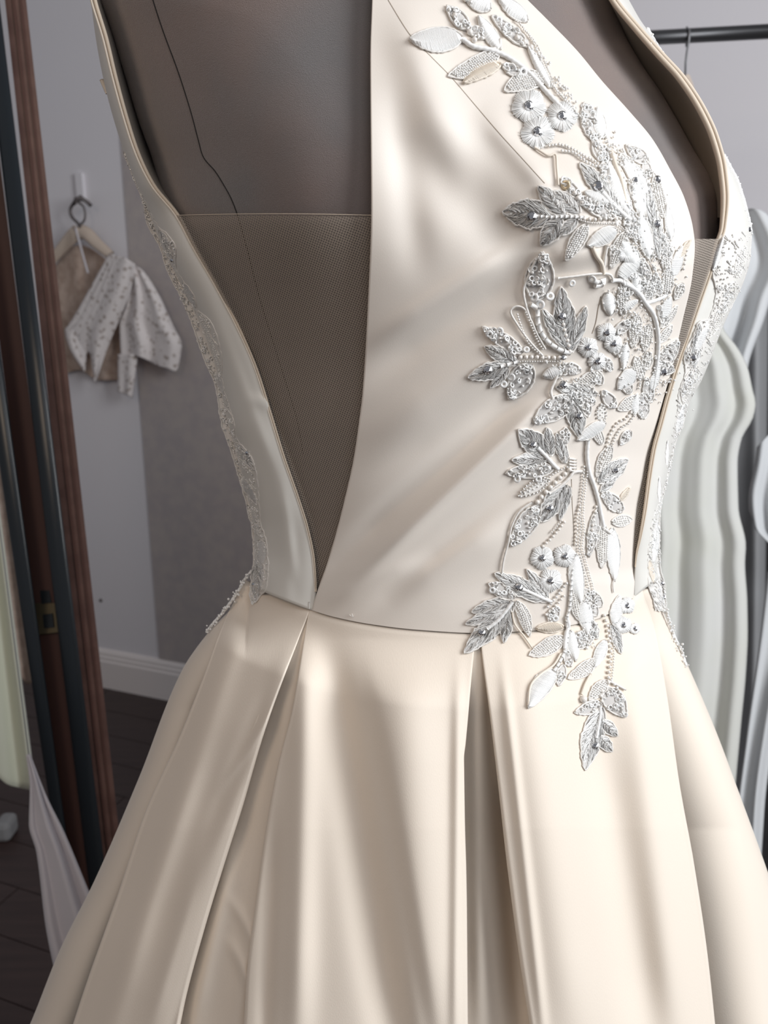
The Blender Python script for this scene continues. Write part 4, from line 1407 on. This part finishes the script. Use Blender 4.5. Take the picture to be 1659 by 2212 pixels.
jt = thing('lace_jacket', jk, 'white lace jacket with pointed edges on the wooden hanger', 'jacket')
WORLD['lace_jacket'] = jk
fx = lambda p: cx(p)
fy = lambda p: curve(p)
cloth('back_lining', fx([(118, 540), (126, 700), (146, 830)]), fx([(240, 540), (262, 700), (262, 835)]), fy([(110, 585), (165, 530), (172, 530), (250, 575)]),
      fy([(120, 818), (170, 800), (215, 822), (262, 822)]), d0(.022), 3, 0.006, 'tan_lace', jt, label='tan net back of the jacket', seed=1)
cloth('front_panel', fx([(238, 545), (196, 620), (150, 700), (141, 712), (150, 750), (180, 800)]), fx([(292, 570), (284, 620), (270, 660), (258, 690), (235, 745), (206, 828)]),
      fy([(230, 546), (265, 555), (300, 576)]), fy([(138, 712), (160, 752), (183, 802), (188, 760), (196, 765), (205, 826), (222, 790), (240, 735), (262, 690), (290, 600)]),
      d0(.075), 1.4, 0.012, 'lace', jt, nr=60, seed=2)
cloth('sleeve', fx([(285, 575), (272, 660), (258, 700), (262, 780)]), fx([(300, 576), (340, 640), (366, 700), (392, 748), (384, 800)]),
      fy([(270, 568), (300, 578), (345, 640), (370, 700), (395, 745)]), fy([(255, 772), (295, 770), (318, 778), (345, 792), (362, 796), (381, 803), (393, 752)]),
      d0(.06), 2.1, 0.014, 'lace', jt, nr=60, seed=4)
cloth('lower_flap', fx([(255, 770), (255, 850)]), fx([(298, 765), (286, 860)]), 765, fy([(255, 846), (286, 859)]), d0(.065), 1.2, 0.006, 'lace', jt, nr=24, nc=20, seed=3)
sp_ = spline([(163, 492), (176, 540), (190, 590)], 6)
MB().tube(np.array([P(a, b_, Dw(a, b_, .085)) for a, b_ in sp_]), 0.003, 6).build('hanging_ribbon', 'white_cloth', jt)
MB().ball(wall_pt(166, 0 + 1297, 0.002) + (wall_pt(218, 1297, 0.001) - wall_pt(166, 1297, 0.002)), 0.007, 0, (1, .4, 1)).build('nail_hole', 'hook', wall, label='small dark hole in the plaster')

# ---- folding mirror with wood frame, black edges and a brass hinge
fm_o = P(110, 1400, 1.15)
fm = thing('folding_mirror', fm_o, 'tall folding mirror with red-brown wooden frame and black edges beside the gown', 'mirror')
WORLD['folding_mirror'] = fm_o
MD = lambda y: 1.08 + 0.20 * (np.asarray(y, float) / 2212)


def bar(name, l0, l1, r0, r1, m_, dz=0.0, th_=0.03, parent=None, y0=-120, y1=2420, roundf=False, label=None):
    """long straight bar; edges given as x at y=900 and x at y=1500"""
    yy = np.array([y0, y1], float)
    xl = l0 + (l1 - l0) * (yy - 900) / 600
    xr = r0 + (r1 - r0) * (yy - 900) / 600
    m = MB()
    if roundf:
        k = 9
        a = np.linspace(0, math.pi, k)[None, :]
        cxx, hw = ((xl + xr) / 2)[:, None], ((xr - xl) / 2)[:, None]
        front = P(cxx - hw * np.cos(a), yy[:, None] + 0 * a, MD(yy)[:, None] + dz - 0.6 * hw / F * 1.15 * np.sin(a))
    else:
        front = P(np.stack([xl, xr], 1), np.stack([yy, yy], 1), (MD(yy) + dz)[:, None])
    back = P(np.stack([xr, xl], 1), np.stack([yy, yy], 1), (MD(yy) + dz + th_)[:, None])
    g_ = np.concatenate([front, back], 1)
    m.grid(g_, wrap=True)
    n_ = g_.shape[1]
    m.f.append(tuple(range(n_)))
    m.f.append(tuple(range(n_, 2 * n_))[::-1])
    m.m.extend([0, 0])
    return m.build(name, m_, parent or fm, smooth=roundf, label=label)


bar('frame_stile', 108, 173, 157, 224, 'wood', 0.012, 0.03)
bar('frame_groove', 127, 194, 131, 198, 'wood_dark', 0.010, 0.01)
bar('frame_groove', 143, 210, 146, 213, 'wood_dark', 0.010, 0.01)
bar('black_edge', 69, 142, 108, 181, 'black', -0.004, 0.02, roundf=True)
bar('centre_rail', 20, 99, 69, 144, 'wood_dark', 0.022, 0.02)
bar('black_edge', -17, 72, 20, 102, 'black', -0.002, 0.02, roundf=True)
bar('bevelled_glass_edge', -33, 44, -30, 47, 'wire', -0.10, 0.004, y1=2300, label='thin bright edge of the mirror glass')
hc = P(95, 1315, 1.19)
hp = P(95, 1315, float(MD(1315)) + 0.012)
m = MB()
ax = np.array([1.0, 0, 0])
tilt = P(101, 1373, 1.2) - P(88, 1258, 1.2)
tilt /= np.linalg.norm(tilt)
xx = np.array([1, 0, 0]) - tilt * tilt[0]
xx /= np.linalg.norm(xx)
RH = np.stack([xx, np.cross(tilt, xx), tilt], 1)
m.box(hp, 0.036, 0.004, 0.074, RH)
h_ = m.build('hinge', 'brass', fm, bevel=0.001, smooth=False, label='aged brass hinge on the frame')
for s_ in (-1, 1):
    MB().box(hp + tilt * 0.018 * s_ + xx * 0.006 - np.cross(tilt, xx) * (-0.003 if np.cross(tilt, xx)[1] < 0 else 0.003), 0.014, 0.003, 0.020, RH).build('hinge_slot', 'black', h_, smooth=False)

# ---- cloths at the left edge; both gowns stand in for mirror reflections
lx = lambda y: -33 + (44 + 33) * (np.asarray(y, float) - 900) / 600
c1 = cloth('reflected_cream_gown', lambda y: 0 * y - 160, lambda y: lx(y) + 6, 560, fy([(-160, 1640), (-20, 1668), (20, 1696), (66, 1706)]), lambda x, y: 1.45 + 0 * x, 3, 0.02, 'cream', seed=1.3)
props(c1, 'pale cream gown at the left edge standing in for a mirror reflection', 'gown')
c2 = cloth('reflected_lace_gown', lambda y: lx(y) - 6, lambda y: lx(y) + 48, 700, fy([(20, 1440), (44, 1462), (60, 1478), (76, 1470)]), lambda x, y: 1.62 + 0 * x, 1.5, 0.008, 'tan_lace', seed=2.1)
props(c2, 'beige lace gown standing in for a mirror reflection left of the black mirror edge', 'gown')
hem_ = [(40, 1452), (50, 1466), (64, 1474), (70, 1464)]
c3 = cloth('white_train', fx([(58, 1630), (66, 1700), (64, 1780), (80, 1840), (100, 2000), (122, 2110)]), fx([(64, 1630), (100, 1722), (136, 1795), (182, 1905), (225, 2010), (270, 2110)]), 1630, 2112,
           lambda x, y: 0.98 + 0 * x, 2.0, 0.008, 'white_cloth', seed=0.7)
props(c3, 'white cloth train draped beside the gown skirt, low at the left', 'cloth')
m = MB()
yy_, xx_ = np.linspace(0, 1, 9)[:, None], np.linspace(0, 1, 9)[None, :]
bo = floor_hit(4, 1822) + np.array([0, 0.03, 0.025])
m.box(bo, 0.04, 0.06, 0.05)
o_ = m.build('shoe_box', 'gown_dark', None, smooth=False, bevel=0.012)
props(o_, 'small pale box on the dark floor at the left edge', 'box')
o_.location.z = 0.031 if False else o_.location.z

# ---- clothes rack and the things on it, right
rk_o = P(1640, 75, 1.30)
rk = thing('clothes_rack', rk_o, 'black tubular clothes rack rail behind the gown', 'clothes rack')
WORLD['clothes_rack'] = rk_o
r0, r1 = P(1340, 85, 1.36), P(1960, 52, 1.28)
MB().tube(np.array([r0, (r0 + r1) / 2, r1]), 0.0108, 20).build('rail', 'steel', rk)
MB().tube(np.array([r1, [r1[0], r1[1], 0.0]]) if False else np.array([r1 + [0, 0, .02], [r1[0], r1[1], 0.6], [r1[0], r1[1], 0.0]]), 0.0108, 16).build('upright', 'steel', rk)
r0b = r0 + (r0 - r1) * 0.02
MB().tube(np.array([r0b + [0, 0, .02], [r0b[0], r0b[1], 0.6], [r0b[0], r0b[1], 0.0]]), 0.0108, 16).build('upright', 'steel', rk)
hg2_o = P(1482, 150, 1.33)
hg2 = thing('clothes_hanger', hg2_o, 'pale hanger with thin wire hook on the black rail', 'hanger')
WORLD[hg2.name] = hg2_o
hr = P(1482, 79, 1.342)
q = np.array([hr + [0.006, 0.012, -0.012], hr + [0.004, 0.013, 0.006], hr + [0, 0.0, 0.0135], hr + [0, -0.013, 0.006], hr + [0.001, -0.013, -0.01], P(1484, 110, 1.33), P(1481, 135, 1.33), P(1480, 172, 1.33)])
MB().tube(q, 0.0017, 8).build('hanger_hook', 'wire', hg2)
for q in ([(1480, 166), (1487, 184), (1494, 212), (1503, 250), (1514, 290)], [(1480, 168), (1470, 182), (1456, 210), (1430, 260), (1390, 310)]):
    sp_ = spline(q, 8)
    MB().tube(P(sp_[:, 0], sp_[:, 1], 1.33), np.linspace(0.0068, 0.008, len(sp_)), 10).build('hanger_arm', 'hanger_wood', hg2)

ga = cloth('hanging_gown', fx([(1300, 640), (1180, 1100), (1100, 1700), (1050, 2300)]),
           fx([(1545, 640), (1559, 705), (1596, 758), (1614, 795), (1624, 841), (1631, 872), (1626, 900), (1600, 950), (1592, 1000), (1594, 1096), (1610, 1180), (1608, 1215), (1613, 1300),
               (1614, 1367), (1610, 1453), (1600, 1560), (1587, 1702), (1570, 1900), (1560, 2300)]), 620, 2300, lambda x, y: 1.18 + 0 * x, 5.2, 0.020, 'gown_white', nr=120, nc=120, seed=0.4)
props(ga, 'white layered tulle gown hanging on the rack', 'gown')
gb = cloth('grey_veil', fx([(1420, 440), (1380, 900)]), fx([(1650, 440), (1690, 520), (1700, 560), (1664, 645), (1650, 690), (1616, 786), (1600, 900)]),
           fy([(1400, 460), (1600, 462), (1622, 450), (1645, 455), (1670, 480), (1700, 540)]), 900, lambda x, y: 1.27 + 0 * x, 3.0, 0.03, 'gown_grey', seed=2.2)
props(gb, 'pale grey tulle veil bunched behind the beaded side of the gown', 'veil')
gc = cloth('satin_dress', fx([(1560, 600), (1556, 1200), (1540, 1800), (1530, 2400)]), fx([(1900, 600), (1930, 2400)]), 610, 2400, lambda x, y: 1.50 + 0 * x, 5.0, 0.035, 'gown_dark', seed=1.0)
props(gc, 'dark grey satin dress hanging at the right edge behind the white gown', 'dress')
gd = cloth('grey_drape', fx([(1640, 930), (1632, 1000), (1618, 1080), (1624, 1140), (1660, 1180)]), fx([(1760, 930), (1770, 1180)]), fy([(1620, 985), (1660, 940), (1770, 860)]),
           fy([(1618, 1100), (1640, 1150), (1670, 1178), (1770, 1200)]), lambda x, y: 1.34 + 0 * x, 2.5, 0.02, 'gown_grey', seed=0.2)
props(gd, 'light grey bunched satin drape at the right edge in front of the dark dress', 'drape')
ge = cloth('grey_skirt', fx([(1659, 1240), (1640, 1400), (1612, 1600), (1590, 1800), (1580, 2300)]), fx([(1780, 1240), (1690, 1500), (1650, 1750), (1630, 2300)]), 1235, 2300,
           lambda x, y: 1.31 + 0 * x, 1.5, 0.015, 'gown_grey', seed=1.7)
props(ge, 'grey satin skirt panel spreading down the right edge', 'skirt')
